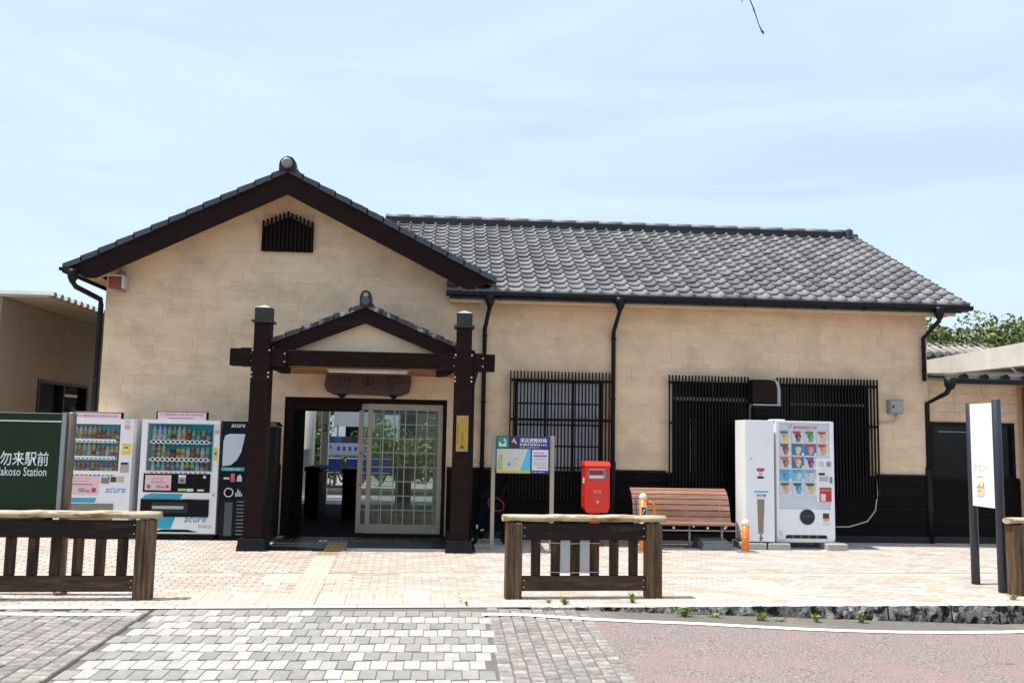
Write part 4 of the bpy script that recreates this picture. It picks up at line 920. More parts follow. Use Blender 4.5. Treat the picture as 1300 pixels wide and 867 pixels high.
part('hanging_cable', MB().tube([at(1296, 446, 17.8), at(1292, 449, 17.8), at(1284, 458, 17.8), at(1284, 466, 17.8), at(1290, 472, 17.8), at(1302, 474, 17.8)], .022, 6), mat('cable_white', (.7,.68,.6), .5), ca)
part('post', MB().box(12.4, 12.6, 17, 17.2, 0, 3.24), CONC, ca); part('post', MB().box(14.4, 14.6, 21, 21.2, 0, 3.28), CONC, ca)
rp_ = thing('red_post', (9.95, 14.85, 0), 'rust red square post at the right edge beside the annex', 'post')
part('shaft', MB().bbox(9.85, 10.03, 14.72, 14.9, -.02, 2.66, .01), mat('rust_red_paint', (.30,.05,.015), .5, var=.3), rp_); part('base_shoe', MB().box(9.83, 10.05, 14.7, 14.92, -.03, .06), STONE, rp_)
fh = thing('tiled_outbuilding', (19.5, 33, 0), 'grey tiled roof of an outbuilding below the trees', 'building')
part('wall', MB().box(17.5, 24, 32.2, 36, -.5, 4.75), mat('outbuilding_wall', (.25,.2,.15), .8), fh); fr2 = part('roof', MB().hexa([(17.2, 31.6, 4.75), (24.4, 31.6, 4.75), (24.4, 34, 5.6), (17.2, 34, 5.6), (17.2, 31.6, 4.9), (24.4, 31.6, 4.9), (24.4, 34, 5.75), (17.2, 34, 5.75)]), RIDGE, fh)
for k in range(21): x = 17.4+.34*k; part('roof_roll', MB().tube([(x, 31.55, 4.92), (x, 34, 5.79)], .11, 8), mat('outbuilding_tile', (.34,.31,.28), .6) if k == 0 else bpy.data.materials['outbuilding_tile'], fr2)

# ------------------------------------------------------------------ drink machines, recycling bin, ice cream machine
BOTTLE = []
for kind in range(3):
    q = MB(); pr = ([(.026,0),(.030,.008),(.030,.10),(.026,.115),(.029,.13),(.024,.155),(.012,.175),(.012,.195)], [(.027,0),(.031,.008),(.031,.11),(.026,.122)], [(.028,0),(.028,.085),(.018,.11),(.020,.112),(.020,.13)])[kind]
    BOTTLE.append(pr)
BCOL = [(.40,.62,.78),(.58,.72,.82),(.45,.68,.25),(.78,.72,.42),(.68,.38,.14),(.2,.42,.16),(.70,.13,.09),(.16,.2,.42),(.78,.79,.76),(.12,.10,.08),(.78,.62,.1),(.32,.16,.42),(.58,.42,.24),(.08,.42,.65)]
bm = [[None]*len(BCOL) for _ in range(3)]
def bottle_mesh(k, c):
    if bm[k][c] is None:
        q = MB(); pr = BOTTLE[k]; col = BCOL[c]; q.lathe(pr[:3], 0, 0, 8, col); i = len(q.f)
        q.lathe(pr[2:], 0, 0, 8, tuple(min(.8, x*.6+.25) for x in col)); q.lathe([(.0305, .035), (.0315, .036), (.0315, .075), (.0305, .076)] if k < 2 else [(.0282, .02), (.029, .021), (.029, .06), (.0282, .061)], 0, 0, 8, BCOL[(c*5+3) % len(BCOL)])
        bm[k][c] = q.mesh('drink_bottle', GLOSS)
    return bm[k][c]
def drinks(parent, x0, x1, y, zs, n, pattern):
    for r, z in enumerate(zs):
        for i in range(n):
            k, c = pattern[r][i % len(pattern[r])]
            piece('drink_bottle', bottle_mesh(k, c), (x0+(x1-x0)*(i+.5)/n, y, z), parent, None, (1.22, 1.1, 1.12 if k == 0 else 1.25))
TEAL = (.02,.36,.52); PINKC = (.74,.50,.53); WHITEC = (.74,.74,.75); DARK = (.008,.008,.010)
def lines(q, x0, x1, y, zs, col, h=.006, seed=1):
    rr = random.Random(seed)
    for z in zs:
        x = x0
        while x < x1-.01: wd = rr.uniform(.012, .05); q.box(x, min(x+wd, x1), y-.0015, y, z, z+h, col); x += wd+rr.uniform(.006, .02)
def ad(parent, x0, x1, y, z0, z1, seed):
    q = MB(); q.box(x0, x1, y-.003, y, z0, z1, PINKC); wd, hh = x1-x0, z1-z0; y -= .0032
    lines(q, x0+.25*wd, x1-.3*wd, y, [z1-.2*hh, z1-.33*hh], (.45,.25,.28), .01, seed); q.box(x0+.22*wd, x1-.18*wd, y-.002, y, z1-.50*hh, z1-.46*hh, (.42,.06,.12))
    q.box(x0+.08*wd, x0+.22*wd, y-.002, y, z0+.12*hh, z0+.36*hh, (.2,.12,.25)); q.box(x0+.42*wd, x0+.60*wd, y-.002, y, z0+.14*hh, z0+.34*hh, (.35,.28,.22)); q.box(x0+.62*wd, x0+.74*wd, y-.002, y, z0+.14*hh, z0+.26*hh, (.45,.2,.12)); q.box(x0+.80*wd, x0+.92*wd, y-.002, y, z0+.14*hh, z0+.36*hh, (.4,.06,.08))
    part('advert_panel', q, PRINT, parent)
def top_board(parent, x0, x1, y, z0, z1):
    part('top_board', MB().bbox(x0, x1, y-.01, y+.05, z0, z1, .012, DARK), PAINT, parent)
    q = MB(); q.box(x0+.025, x1-.025, y-.014, y-.0105, z0+.0, z1-.02, (.76,.60,.64)); h = z1-z0
    lines(q, x0+.06, x1-.08, y-.0145, [z0+.58*h], (.55,.2,.32), .03, 8); q.box(x0+.24*(x1-x0), x1-.28*(x1-x0), y-.016, y-.0145, z0+.30*h, z0+.36*h, (.45,.06,.14)); part('top_print', q, PRINT, parent)
def shelf_buttons(parent, x0, x1, y, zs, n, round_=True):
    for z in zs:
        q = MB(); q.box(x0-.03, x1+.03, y-.03, y+.0, z-.045, z-.008, (.72,.72,.72)); 
        for i in range(n):
            x = x0+(x1-x0)*(i+.5)/n
            if round_: q.tube([(x, y-.02, z-.02), (x, y-.036, z-.02)], .036, 10, (.78,.78,.78)); q.tube([(x, y-.036, z-.02), (x, y-.041, z-.02)], .022, 8, (.05,.04,.04))
            else: q.box(x-.03, x+.03, y-.036, y-.03, z-.04, z+.012, (.8,.8,.82)); q.box(x-.018, x+.018, y-.039, y-.036, z-.030, z-.014, (.06,.06,.06))
        part('button_row', q, PAINT, parent)
# machine with the round buttons
MY = 14.30; mz = zg(14.3)
def machine_box(t, x0, x1, y0, z0, z1, col, name='cabinet'):
    wn = [(x0+.09, x1-.10, z1-.80, z1-.07)]
    return part(name, MB().bbox(x0, x1, y0+.10, y0+.72, z0, z1, .02, col), PAINT, t)
m2 = thing('vending_machine', (-4.13, 14.65, mz), 'white and teal drinks machine with round buttons beside the black bin', 'vending machine', 'drinks machines by the station wall')
x0, x1 = -4.74, -3.555; ZB, ZT = mz+.07, 1.80
machine_box(m2, x0, x1, MY, ZB, ZT, (.78,.79,.80))
dr = MB(); wx0, wx1, wz0, wz1 = x0+.10, x1-.10, ZT-.78, ZT-.07
for r in minus([(x0, x1, ZB+.03, ZT)], (wx0, wx1, wz0, wz1)): dr.box(r[0], r[1], MY, MY+.098, r[2], r[3], (.78,.79,.80))
door = part('door', dr, PAINT, m2)
part('display_back', MB().box(wx0, wx1, MY+.088, MY+.096, wz0, wz1, (.03,.42,.56)), PAINT, m2)
SH = [wz1-.25, wz1-.52, wz1-.735]
pat = [[(0,1)]*3+[(0,2),(0,4),(0,8),(0,3),(0,9),(2,2),(2,5),(2,12),(2,7)], [(0,6),(0,5),(0,3),(1,13),(2,9),(1,10),(1,3),(2,8),(2,6),(2,12),(2,8),(2,2)], [(2,1),(2,2),(2,0),(2,12),(1,13),(2,2),(2,8),(2,10),(2,2),(2,0),(2,11),(2,6)]]
drinks(m2, wx0+.05, wx1-.05, MY+.05, [s+.0 for s in SH], 12, pat)
shelf_buttons(m2, wx0+.05, wx1-.06, MY+.035, SH, 12)
part('display_window', MB().box(wx0, wx1, MY+.001, MY+.006, wz0, wz1), SHOWG, m2)
part('display_frame', MB().box(wx0-.012, wx1+.012, MY-.006, MY-.001, wz1, wz1+.012, (.3,.3,.3)).box(wx0-.012, wx1+.012, MY-.006, MY-.001, wz0-.012, wz0, (.5,.5,.5)).box(wx0-.012, wx0, MY-.006, MY-.001, wz0, wz1, (.45,.45,.45)).box(wx1, wx1+.012, MY-.006, MY-.001, wz0, wz1, (.45,.45,.45)), PAINT, m2)
pz1, pz0 = ZT-.82, ZT-1.11
part('control_panel', MB().bbox(x0+.07, x1-.11, MY-.012, MY+.0-.001, pz0, pz1, .03, DARK), GLOSS, m2)
ad(m2, x0+.10, x0+.49, MY-.0125, pz0+.03, pz1-.03, 3)
part('coin_slot', MB().box(x0+.60, x0+.71, MY-.02, MY-.0125, pz1-.06, pz1-.025, (.75,.75,.75)).box(x0+.60, x0+.71, MY-.025, MY-.0125, pz1-.15, pz1-.065, (.35,.35,.35)).box(x0+.63, x0+.68, MY-.027, MY-.025, pz1-.125, pz1-.09, (.08,.08,.08)).box(x0+.60, x0+.72, MY-.015, MY-.0125, pz0+.025, pz0+.06, (.5,.55,.2)).box(x0+.73, x0+.83, MY-.015, MY-.0125, pz0+.02, pz0+.06, (.7,.7,.7)).box(x0+.89, x0+.99, MY-.015, MY-.0125, pz0+.025, pz0+.05, (.7,.7,.7)).box(x0+.97, x0+1.01, MY-.015, MY-.0125, pz1-.07, pz1-.03, (.65,.65,.65)), PAINT, m2)
part('teal_band', MB().extr([(x0+.04, pz0-.12), (x0+.62, pz0-.12), (x0+.68, pz0-.02), (x0+.20, pz0-.02), (x0+.10, pz0-.05)], MY-.003, MY-.0005, TEAL).extr([(x0+.18, ZB+.10), (x0+.52, ZB+.10), (x0+.60, ZB+.34), (x0+.18, ZB+.34)], MY-.003, MY-.0005, TEAL), PRINT, m2)
hz1, hz0 = pz0-.10, pz0-.37
part('delivery_hatch', MB().bbox(x0+.05, x1-.11, MY-.02, MY-.001, hz0, hz1, .04, DARK), PAINT, m2)
part('hatch_flap', MB().box(x0+.22, x0+.76, MY-.024, MY-.0205, hz0+.06, hz1-.05, (.03,.035,.04)).box(x0+.23, x0+.70, MY-.026, MY-.024, hz0+.12, hz0+.165, (.42,.43,.42)), GLOSS, m2)
TEALI = ink('teal_ink', (.02,.30,.50))
text('lettering', 'acure', .075, (x1-.47, MY-.004, ZB+.20), m2, TEALI, bold=.004, shear=.25, width=.33)
q = MB(); lines(q, x1-.26, x1-.06, MY-.003, [ZB+.12, ZB+.145], (.35,.36,.36), .012, 4); part('small_print', q, PRINT, m2)
part('kick_plate', MB().extr([(x0+.2, ZB+.05), (x1-.25, ZB+.05), (x1-.42, ZB+.09), (x0+.4, ZB+.09)], MY-.004, MY-.001, DARK), PAINT, m2)
part('base', MB().box(x0+.03, x1-.03, MY+.05, MY+.68, mz, ZB, DARK), PAINT, m2)
part('sticker', MB().box(x1-.075, x1-.01, MY-.003, MY-.0005, ZT-.14, ZT-.06, (.55,.6,.75)).box(x1-.075, x1-.01, MY-.003, MY-.0005, ZT-.21, ZT-.15, (.7,.35,.2)).box(x1-.08, x1-.02, MY-.003, MY-.0005, ZT-.62, ZT-.42, (.7,.55,.06)).box(x1-.065, x1-.035, MY-.004, MY-.003, ZT-.53, ZT-.49, (.12,.1,.1)), PRINT, m2)
part('lock', MB().tube([(x1-.05, MY, pz0-.03), (x1-.05, MY-.012, pz0-.03)], .02, 10, (.4,.4,.4)), PAINT, m2)
top_board(m2, x0+.20, x1-.20, MY+.02, ZT-.03, ZT+.135)
# machine with the square buttons, partly behind the green sign
m1 = thing('vending_machine', (-5.45, 14.65, mz), 'white drinks machine with square buttons partly behind the green sign', 'vending machine', 'drinks machines by the station wall')
x0, x1 = -5.98, -4.86
machine_box(m1, x0, x1, MY, ZB, ZT, (.76,.74,.74))
dr = MB(); wx0, wx1, wz0, wz1 = x0+.05, x1-.20, ZT-.80, ZT-.09
PW_ = (.80,.77,.79)
for r in minus([(x0, x1-.005, ZB+.03, ZT-.005)], (wx0, wx1, wz0, wz1)): dr.box(r[0], r[1], MY, MY+.098, r[2], r[3], PW_)
part('door', dr, PAINT, m1); part('display_back', MB().box(wx0, wx1, MY+.088, MY+.096, wz0, wz1, (.03,.40,.52)), PAINT, m1)
SH = [wz1-.24, wz1-.50, wz1-.755]
pat = [[(0,1),(0,1),(0,2),(0,3),(0,12),(0,10),(0,4),(0,9),(2,9),(2,12),(2,6),(2,7)], [(0,2),(0,2),(0,2),(0,6),(0,2),(0,0),(0,4),(2,5),(2,6),(2,8),(2,10),(2,10)], [(2,1),(2,1),(2,0),(2,6),(2,6),(2,7),(2,4),(2,6),(1,11),(1,7),(1,11),(2,6)]]
drinks(m1, wx0+.02, wx1-.02, MY+.05, SH, 12, pat); shelf_buttons(m1, wx0+.05, wx1-.06, MY+.035, SH, 12, False)
part('display_window', MB().box(wx0, wx1, MY+.001, MY+.006, wz0, wz1), SHOWG, m1)
ad(m1, x0+.14, x1-.47, MY-.001, ZT-1.17, ZT-.86, 5)
part('coin_slot', MB().bbox(x1-.44, x1-.32, MY-.012, MY-.001, ZT-.99, ZT-.87, .02, (.22,.21,.2)).box(x1-.43, x1-.33, MY-.015, MY-.012, ZT-.90, ZT-.88, (.7,.7,.7)).box(x1-.30, x1-.22, MY-.006, MY-.001, ZT-.97, ZT-.89, (.10,.05,.04)).box(x1-.21, x1-.10, MY-.004, MY-.001, ZT-.97, ZT-.88, (.45,.5,.3)).bbox(x1-.17, x1-.045, MY-.01, MY-.001, ZT-.82, ZT-.66, .01, (.38,.38,.36)).box(x1-.155, x1-.06, MY-.012, MY-.0101, ZT-.70, ZT-.665, (.04,.04,.05)), PAINT, m1)
part('sticker', MB().box(x1-.165, x1-.03, MY-.004, MY-.001, ZT-.55, ZT-.375, (.74,.58,.05)).tube([(x1-.10, MY-.004, ZT-.46), (x1-.10, MY-.006, ZT-.46)], .036, 10, (.7,.7,.66)).box(x1-.125, x1-.075, MY-.0075, MY-.006, ZT-.455, ZT-.43, (.08,.05,.05)).box(x1-.14, x1-.06, MY-.004, MY-.001, ZT-.07, ZT-.015, (.55,.58,.72)).box(x1-.14, x1-.06, MY-.004, MY-.001, ZT-.16, ZT-.09, (.72,.38,.3)), PRINT, m1)
text('lettering', 'acure', .07, (x1-.37, MY-.003, ZT-1.13), m1, TEALI, bold=.004, shear=.25, width=.30)
part('teal_band', MB().extr([(x0+.1, ZT-1.28), (x1-.52, ZT-1.28), (x1-.49, ZT-1.21), (x0+.1, ZT-1.21)], MY-.003, MY-.0005, TEAL), PRINT, m1)
part('delivery_hatch', MB().bbox(x0+.15, x1-.24, MY-.014, MY-.001, ZT-1.56, ZT-1.29, .01, (.22,.2,.17)), PAINT, m1)
part('base', MB().box(x0+.03, x1-.03, MY+.05, MY+.68, mz, ZB, DARK), PAINT, m1)
top_board(m1, x0+.2, x1-.185, MY+.02, ZT-.09, ZT+.10)
# black recycling bin
rb = thing('recycling_bin', (-3.35, 14.6, mz), 'tall black recycling bin with white leaf print between machine and porch post', 'bin')
x0, x1 = -3.53, -3.06; BKC = (.010,.012,.016)
part('cabinet', MB().bbox(x0, x1, MY+.02, MY+.6, mz+.07, 1.81, .012, BKC), GLOSS, rb)
text('lettering', 'acure', .05, (x0+.14, MY+.017, 1.70), rb, WHITEI, bold=.004, shear=.2, width=.21)
part('leaf_print', MB().extr([(x0+.03, 1.10), (x0+.16, 1.12), (x0+.25, 1.20), (x0+.31, 1.32), (x0+.36, 1.60), (x0+.12, 1.60), (x0+.05, 1.57), (x0+.03, 1.48)], MY+.016, MY+.019, (.55,.60,.70)), PRINT, rb)
q = MB(); q.box(x0+.02, x0+.37, MY+.016, MY+.019, 1.03, 1.085, (.02,.40,.45)); lines(q, x0+.08, x0+.32, MY+.0155, [1.045], (.5,.65,.68), .02, 3); part('teal_label', q, PRINT, rb)
part('print_icons', MB().box(x0+.06, x0+.15, MY+.016, MY+.019, .90, .93, (.6,.6,.6)).box(x0+.17, x0+.23, MY+.016, MY+.019, .86, .99, (.6,.12,.14)).extr([(x0+.26, .87), (x0+.34, .87), (x0+.34, .93), (x0+.31, .98), (x0+.27, .95)], MY+.016, MY+.019, (.62,.62,.64)).box(x0+.25, x0+.27, MY+.016, MY+.019, .64, .70, (.6,.6,.6)).box(x0+.28, x0+.30, MY+.016, MY+.019, .64, .75, (.6,.6,.6)).box(x0+.31, x0+.33, MY+.016, MY+.019, .64, .72, (.6,.6,.6)).box(x0+.34, x0+.355, MY+.016, MY+.019, .64, .68, (.6,.6,.6)), PRINT, rb)
q = MB(); q.tube([(x0+.15, MY+.02, .70), (x0+.15, MY+.005, .70)], .072, 18, (.7,.7,.72)); q.tube([(x0+.15, MY+.005, .70), (x0+.15, MY+.003, .70)], .056, 18, (.005,.005,.005)); part('opening', q, PAINT, rb)
q = MB()
for k in range(10): q.box(x0+.28, x0+.40, MY+.014, MY+.019, .06+.055*k, .07+.055*k, (.35,.36,.38))
part('vent_slot', q, PAINT, rb); part('clear_strip', MB().bbox(x0+.10, x0+.22, MY+.008, MY+.0195, .04, .55, .006, (.10,.11,.13)), GLOSS, rb); part('base', MB().box(x0+.02, x1-.02, MY+.06, MY+.57, mz, mz+.068, DARK), PAINT, rb)

# ice cream machine and the cabinet next to it
IY = 14.06; iz = zg(14.1)+.10
im = thing('vending_machine', (5.8, 14.75, iz), 'white ice cream machine with rows of cone pictures on concrete blocks', 'vending machine')
x0, x1, ZT = 5.19, 6.135, 1.975; WH = (.83,.83,.83); ZB = iz
part('cabinet', MB().bbox(x0, x1, IY+.03, IY+.46, ZB, ZT, .012, WH), PAINT, im)
dz0 = ZT-1.40
dr = MB()
for r in minus([(x0, x1-.004, ZB+.05, ZT-.004)], (x0+.045, x1-.07, dz0+.01, ZT-.03)): dr.box(r[0], r[1], IY, IY+.028, r[2], r[3], (.80,.81,.84))
part('door', dr, PAINT, im); part('display_back', MB().box(x0+.045, x1-.07, IY+.02, IY+.027, dz0+.01, ZT-.03, (.58,.62,.68)), PAINT, im)
REDI = ink('sign_red', (.55,.04,.06)); text('lettering', '17 seventeen ice', .065, ((x0+x1)/2-.03, IY+.016, ZT-.125), im, REDI, align='CENTER', bold=.004, width=.46)
cards = [[((.05,.17,.45),(.72,.58,.06),(.6,.62,.66)),((.5,.05,.08),(.16,.05,.03),(.6,.62,.66)),((.05,.25,.08),(.12,.32,.08),(.6,.62,.66)),((.42,.07,.05),(.72,.5,.3),(.6,.62,.66))],
 [((.16,.08,.06),(.25,.13,.08),(.6,.62,.66)),((.12,.14,.18),(.66,.62,.45),(.05,.2,.35)),((.55,.05,.1),(.72,.3,.32),(.05,.2,.35)),((.55,.05,.04),(.65,.4,.08),(.6,.62,.66))],
 [((.6,.15,.12),(.3,.17,.12),(.6,.62,.66)),((.6,.15,.12),(.7,.52,.32),(.05,.17,.33)),((.14,.12,.25),(.2,.04,.15),(.6,.62,.66))],
 [((.05,.36,.62),(.08,.32,.5),(.16,.48,.66)),((.05,.36,.62),(.5,.62,.68),(.16,.48,.66)),((.1,.36,.6),(.72,.66,.5),(.36,.55,.68))],
 [((.14,.1,.1),(.66,.45,.28),(.6,.62,.66)),((.05,.08,.2),(.05,.35,.6),(.6,.62,.66)),((.1,.07,.07),(.68,.5,.2),(.6,.62,.66))]]
zt = ZT-.155; rh, cw = .205, .205
for r, row in enumerate(cards):
    for k, (lab, cone, bg_) in enumerate(row):
        cx, cz = x0+.055+cw*k, zt-rh*r
        cd_ = part('product_card', MB().box(cx, cx+cw-.012, IY+.012, IY+.019, cz-rh+.022, cz-.004, bg_).box(cx, cx+cw-.012, IY+.006, IY+.018, cz-rh+.006, cz-rh+.02, (.78,.78,.8)), PRINT, im)
        m = cx+cw*.5; q = MB()
        q.extr([(m-.02, cz-rh+.035), (m+.022, cz-rh+.035), (m+.055, cz-.075), (m+.03, cz-.05), (m-.03, cz-.048), (m-.052, cz-.075)], IY+.006, IY+.0118, cone)
        q.extr([(m-.008, cz-rh+.05), (m+.014, cz-rh+.05), (m+.03, cz-.09), (m+.002, cz-.08)], IY+.003, IY+.0058, tuple(min(.8, v*.55+.2) for v in cone)); q.extr([(m-.05, cz-.085), (m-.03, cz-.11), (m-.01, cz-.08), (m-.02, cz-.062)], IY+.003, IY+.0058, tuple(v*.55 for v in cone))
        q.extr([(cx+.025, cz-.045), (cx+.07, cz-.055), (cx+.14, cz-.045), (cx+.15, cz-.008), (cx+.015, cz-.008)], IY+.0045, IY+.0118, lab)
        part('cone_picture', q, PRINT, cd_)
        part('select_button', MB().box(cx+cw-.045, cx+cw-.014, IY+.004, IY+.0118, cz-rh+.024, cz-rh+.058, (.8,.8,.82)), PAINT, cd_)
px = x0+.655
part('control_panel', MB().box(px, x1-.072, IY-.002, IY+.018, dz0+.13, zt-2*rh-.012, (.76,.76,.79)), PAINT, im)
part('coin_slot', MB().box(px+.04, px+.12, IY-.006, IY-.002, zt-2*rh-.15, zt-2*rh-.07, (.55,.55,.6)).box(px+.16, px+.23, IY-.006, IY-.002, zt-2*rh-.15, zt-2*rh-.07, (.32,.27,.24)).box(px+.03, px+.13, IY-.008, IY-.002, zt-2*rh-.285, zt-2*rh-.25, (.04,.04,.07)).bbox(px+.04, px+.18, IY-.012, IY-.002, zt-2*rh-.38, zt-2*rh-.30, .02, (.45,.42,.38)).bbox(px+.21, px+.25, IY-.014, IY-.002, zt-2*rh-.41, zt-2*rh-.31, .012, (.2,.22,.24)), PAINT, im)
part('poster', MB().box(px+.04, px+.235, IY-.005, IY-.002, zt-2*rh-.70, zt-2*rh-.48, (.48,.03,.05)).box(px+.06, px+.14, IY-.007, IY-.005, zt-2*rh-.69, zt-2*rh-.58, (.68,.6,.6)).box(px+.055, px+.215, IY-.007, IY-.005, zt-2*rh-.535, zt-2*rh-.51, (.6,.2,.2)), PRINT, im)
q = MB(); q.tube([(x0+.49, IY+.002, ZB+.40), (x0+.49, IY-.012, ZB+.40)], .122, 24, (.10,.11,.12)); q.tube([(x0+.49, IY-.012, ZB+.40), (x0+.49, IY-.016, ZB+.40)], .112, 24, (.035,.04,.05)); part('delivery_door', q, GLOSS, im)
part('grip_bar', MB().box(x0+.40, x0+.58, IY-.018, IY-.016, ZB+.395, ZB+.425, (.07,.07,.065)), PAINT, im)
part('advert_card', MB().box(px+.09, px+.19, IY-.004, IY-.001, ZB+.38, ZB+.46, (.07,.04,.035)).extr([(px+.10, ZB+.33), (px+.18, ZB+.33), (px+.20, ZB+.378), (px+.09, ZB+.378)], IY-.004, IY-.001, (.7,.4,.2)).box(px+.08, px+.21, IY-.003, IY-.001, ZB+.27, ZB+.31, (.6,.62,.68)), PRINT, im)
q = MB(); q.extr([(x0+.13, ZB+.065), (x1-.13, ZB+.065), (x1-.15, ZB+.12), (x0+.15, ZB+.12)], IY-.004, IY-.001, (.03,.03,.035))
for k in range(4): q.box(x0+.25+.13*k, x0+.26+.13*k, IY-.006, IY-.004, ZB+.065, ZB+.12, (.3,.3,.32))
part('vent_slot', q, PAINT, im); part('top_hatch', MB().bbox(x0-.02, x0+.17, IY+.05, IY+.3, ZT+.001, ZT+.022, .008, WH), PAINT, im); part('sticker', MB().box(x0+.03, x0+.09, IY-.003, IY-.001, ZB+.10, ZB+.19, (.62,.62,.55)), PRINT, im)
cbn = thing('waste_cabinet', (5.0, 14.7, iz), 'plain white metal cabinet with cone picture left of the ice cream machine', 'cabinet')
a, c = 4.655, 5.115
part('body', MB().extr([(0,0),(1,0),(1,1),(0,1)], 0, 1, WH).map(lambda x, y, z: ((a+.0)+(c-a)*x, IY-.10+.5*y, iz+.02+(1.975-iz-.02)*z)), PAINT, cbn)
part('front_panel', MB().box(a+.03, c-.006, IY-.106, IY-.101, iz+.05, 1.96, (.79,.80,.83)), PAINT, cbn)
fy = IY-.1065; m = (a+c)/2+.01
part('face_print', MB().extr([(m-.07, 1.20), (m-.045, 1.17), (m, 1.165), (m+.045, 1.17), (m+.07, 1.20), (m+.05, 1.225), (m-.05, 1.225)], fy-.002, fy, (.5,.06,.08)).extr([(m-.03, 1.155), (m+.03, 1.155), (m+.025, 1.115), (m-.025, 1.115)], fy-.002, fy, (.6,.35,.35)).extr([(m-.065, 1.075), (m-.04, 1.06), (m+.04, 1.06), (m+.065, 1.075), (m+.03, 1.10), (m-.03, 1.10)], fy-.002, fy, (.02,.02,.02)), PRINT, cbn)
q = MB(); q.box(m-.10, m+.12, fy-.002, fy, .845, .87, (.1,.35,.6)); q.box(m-.07, m+.09, fy-.002, fy, .765, .83, (.66,.7,.76)); lines(q, m-.06, m+.08, fy-.0022, [.785], (.1,.12,.16), .03, 9); part('label_print', q, PRINT, cbn)
part('cone_print', MB().extr([(m-.045, .21), (m+.035, .21), (m+.06, .74), (m-.06, .74)], fy-.002, fy, (.23,.20,.16)).extr([(m-.03, .3), (m+.02, .3), (m+.03, .5), (m-.02, .48)], fy-.003, fy-.002, (.34,.18,.14)).extr([(m-.02, .02), (m+.01, .02), (m+.015, .205), (m-.02, .205)], fy-.002, fy, (.2,.24,.27)), PRINT, cbn)
part('lock', MB().box(a+.09, a+.105, fy-.004, fy, 1.36, 1.375, (.1,.1,.1)).box(m-.03, m+.03, fy-.002, fy, iz+.07, iz+.085, (.1,.1,.1)), PAINT, cbn)
zb_ = zg(14.1)
for i, (xx, yb) in enumerate(((4.86, IY-.02), (5.30, IY-.02), (6.18, IY-.02))):
    pass
for i, (xa, xb_) in enumerate(((4.60, 4.98), (5.01, 5.36), (5.95, 6.28))):
    q = MB(); q.bbox(xa, xb_, IY-.12, IY+.42, zb_-.01, zb_+.098, .012)
    bk = solo('concrete_block', q, CONCB, (xa, IY, zb_), ['grey concrete block under the white waste cabinet', 'grey concrete block under left foot of ice cream machine', 'grey concrete block under right foot of ice cream machine'][i], 'block', 'blocks under the machines')
cw_ = thing('power_cable', (6.9, 14.8, .3), 'pale cable sagging from the grille to the ice cream machine', 'cable')
part('cable', MB().tube([(7.20, 14.86, 1.25), (7.22, 14.85, .8), (7.16, 14.82, .52), (6.98, 14.74, .35), (6.6, 14.6, .27), (6.12, 14.45, .28)], .011, 6), mat('cable_grey', (.45,.42,.36), .5), cw_)

# ------------------------------------------------------------------ post box
by = 14.08; pbx = thing('post_box', (2.32, by+.2, zg(14.2)), 'red pillar mounted post box with white slot in front of the pale grille', 'post box')
part('pedestal', MB().tube([(2.32, by+.2, zg(14.2)), (2.32, by+.2, .49)], .085, 14), REDP, pbx); part('base', MB().lathe([(.15, zg(14.2)), (.15, zg(14.2)+.03), (.09, zg(14.2)+.05)], 2.32, by+.2, 14), REDP, pbx)
b = MB(); x0, x1 = 2.135, 2.525
for r in minus([(x0, x1, .56, 1.19)], (x0+.04, x1-.045, 1.005, 1.175)): b.box(r[0], r[1], by, by+.05, r[2], r[3])
b.box(x0, x1, by+.05, by+.40, .56, 1.19); b.hexa([(x0+.03, by+.03, .485), (x1-.03, by+.03, .485), (x1-.03, by+.37, .485), (x0+.03, by+.37, .485), (x0, by, .56), (x1, by, .56), (x1, by+.40, .56), (x0, by+.40, .56)])
part('box_body', b, REDP, pbx)
b = MB(); b.bbox(x0-.012, x1+.012, by-.03, by+.41, 1.19, 1.225, .012); b.hexa([(x0-.01, by-.02, 1.225), (x1+.01, by-.02, 1.225), (x1+.01, by+.41, 1.225), (x0-.01, by+.41, 1.225), (x0+.0, by+.03, 1.275), (x1, by+.03, 1.275), (x1, by+.39, 1.275), (x0, by+.39, 1.275)]); part('lid', b, REDP, pbx)
part('slot', MB().box(x0+.04, x1-.045, by+.03, by+.045, 1.005, 1.175, (.30,.34,.33)).box(x0+.06, x1-.07, by+.015, by+.03, 1.145, 1.165, (.6,.6,.56)).box(x0+.075, x1-.10, by+.02, by+.03, 1.07, 1.135, (.35,.04,.09)).box(x0+.07, x1-.095, by+.02, by+.03, 1.012, 1.06, (.70,.70,.72)), PAINT, pbx)
part('slot_hood', MB().hexa([(x0+.035, by-.025, 1.165), (x1-.04, by-.025, 1.165), (x1-.04, by, 1.165), (x0+.035, by, 1.165), (x0+.035, by-.018, 1.185), (x1-.04, by-.018, 1.185), (x1-.04, by, 1.185), (x0+.035, by, 1.185)]), REDP, pbx)
GOLDI = ink('faded_gold', (.62,.30,.22))
text('lettering', '郵便', .055, (2.335, by-.002, .785), pbx, GOLDI, align='CENTER', bold=.004, width=.13); text('lettering', 'POST', .04, (2.335, by-.002, .70), pbx, ink('faded_post', (.55,.13,.10)), align='CENTER', width=.155); text('lettering', '〒', .055, (2.335, by-.002, .615), pbx, ink('mark_pale', (.75,.55,.45)), align='CENTER', bold=.004)
part('side_plate', MB().box(x0-.004, x0-.001, by+.06, by+.2, .93, 1.02, (.7,.68,.62)).box(x0-.03, x0-.001, by+.1, by+.16, .74, .78, (.6,.05,.03)), PAINT, pbx)

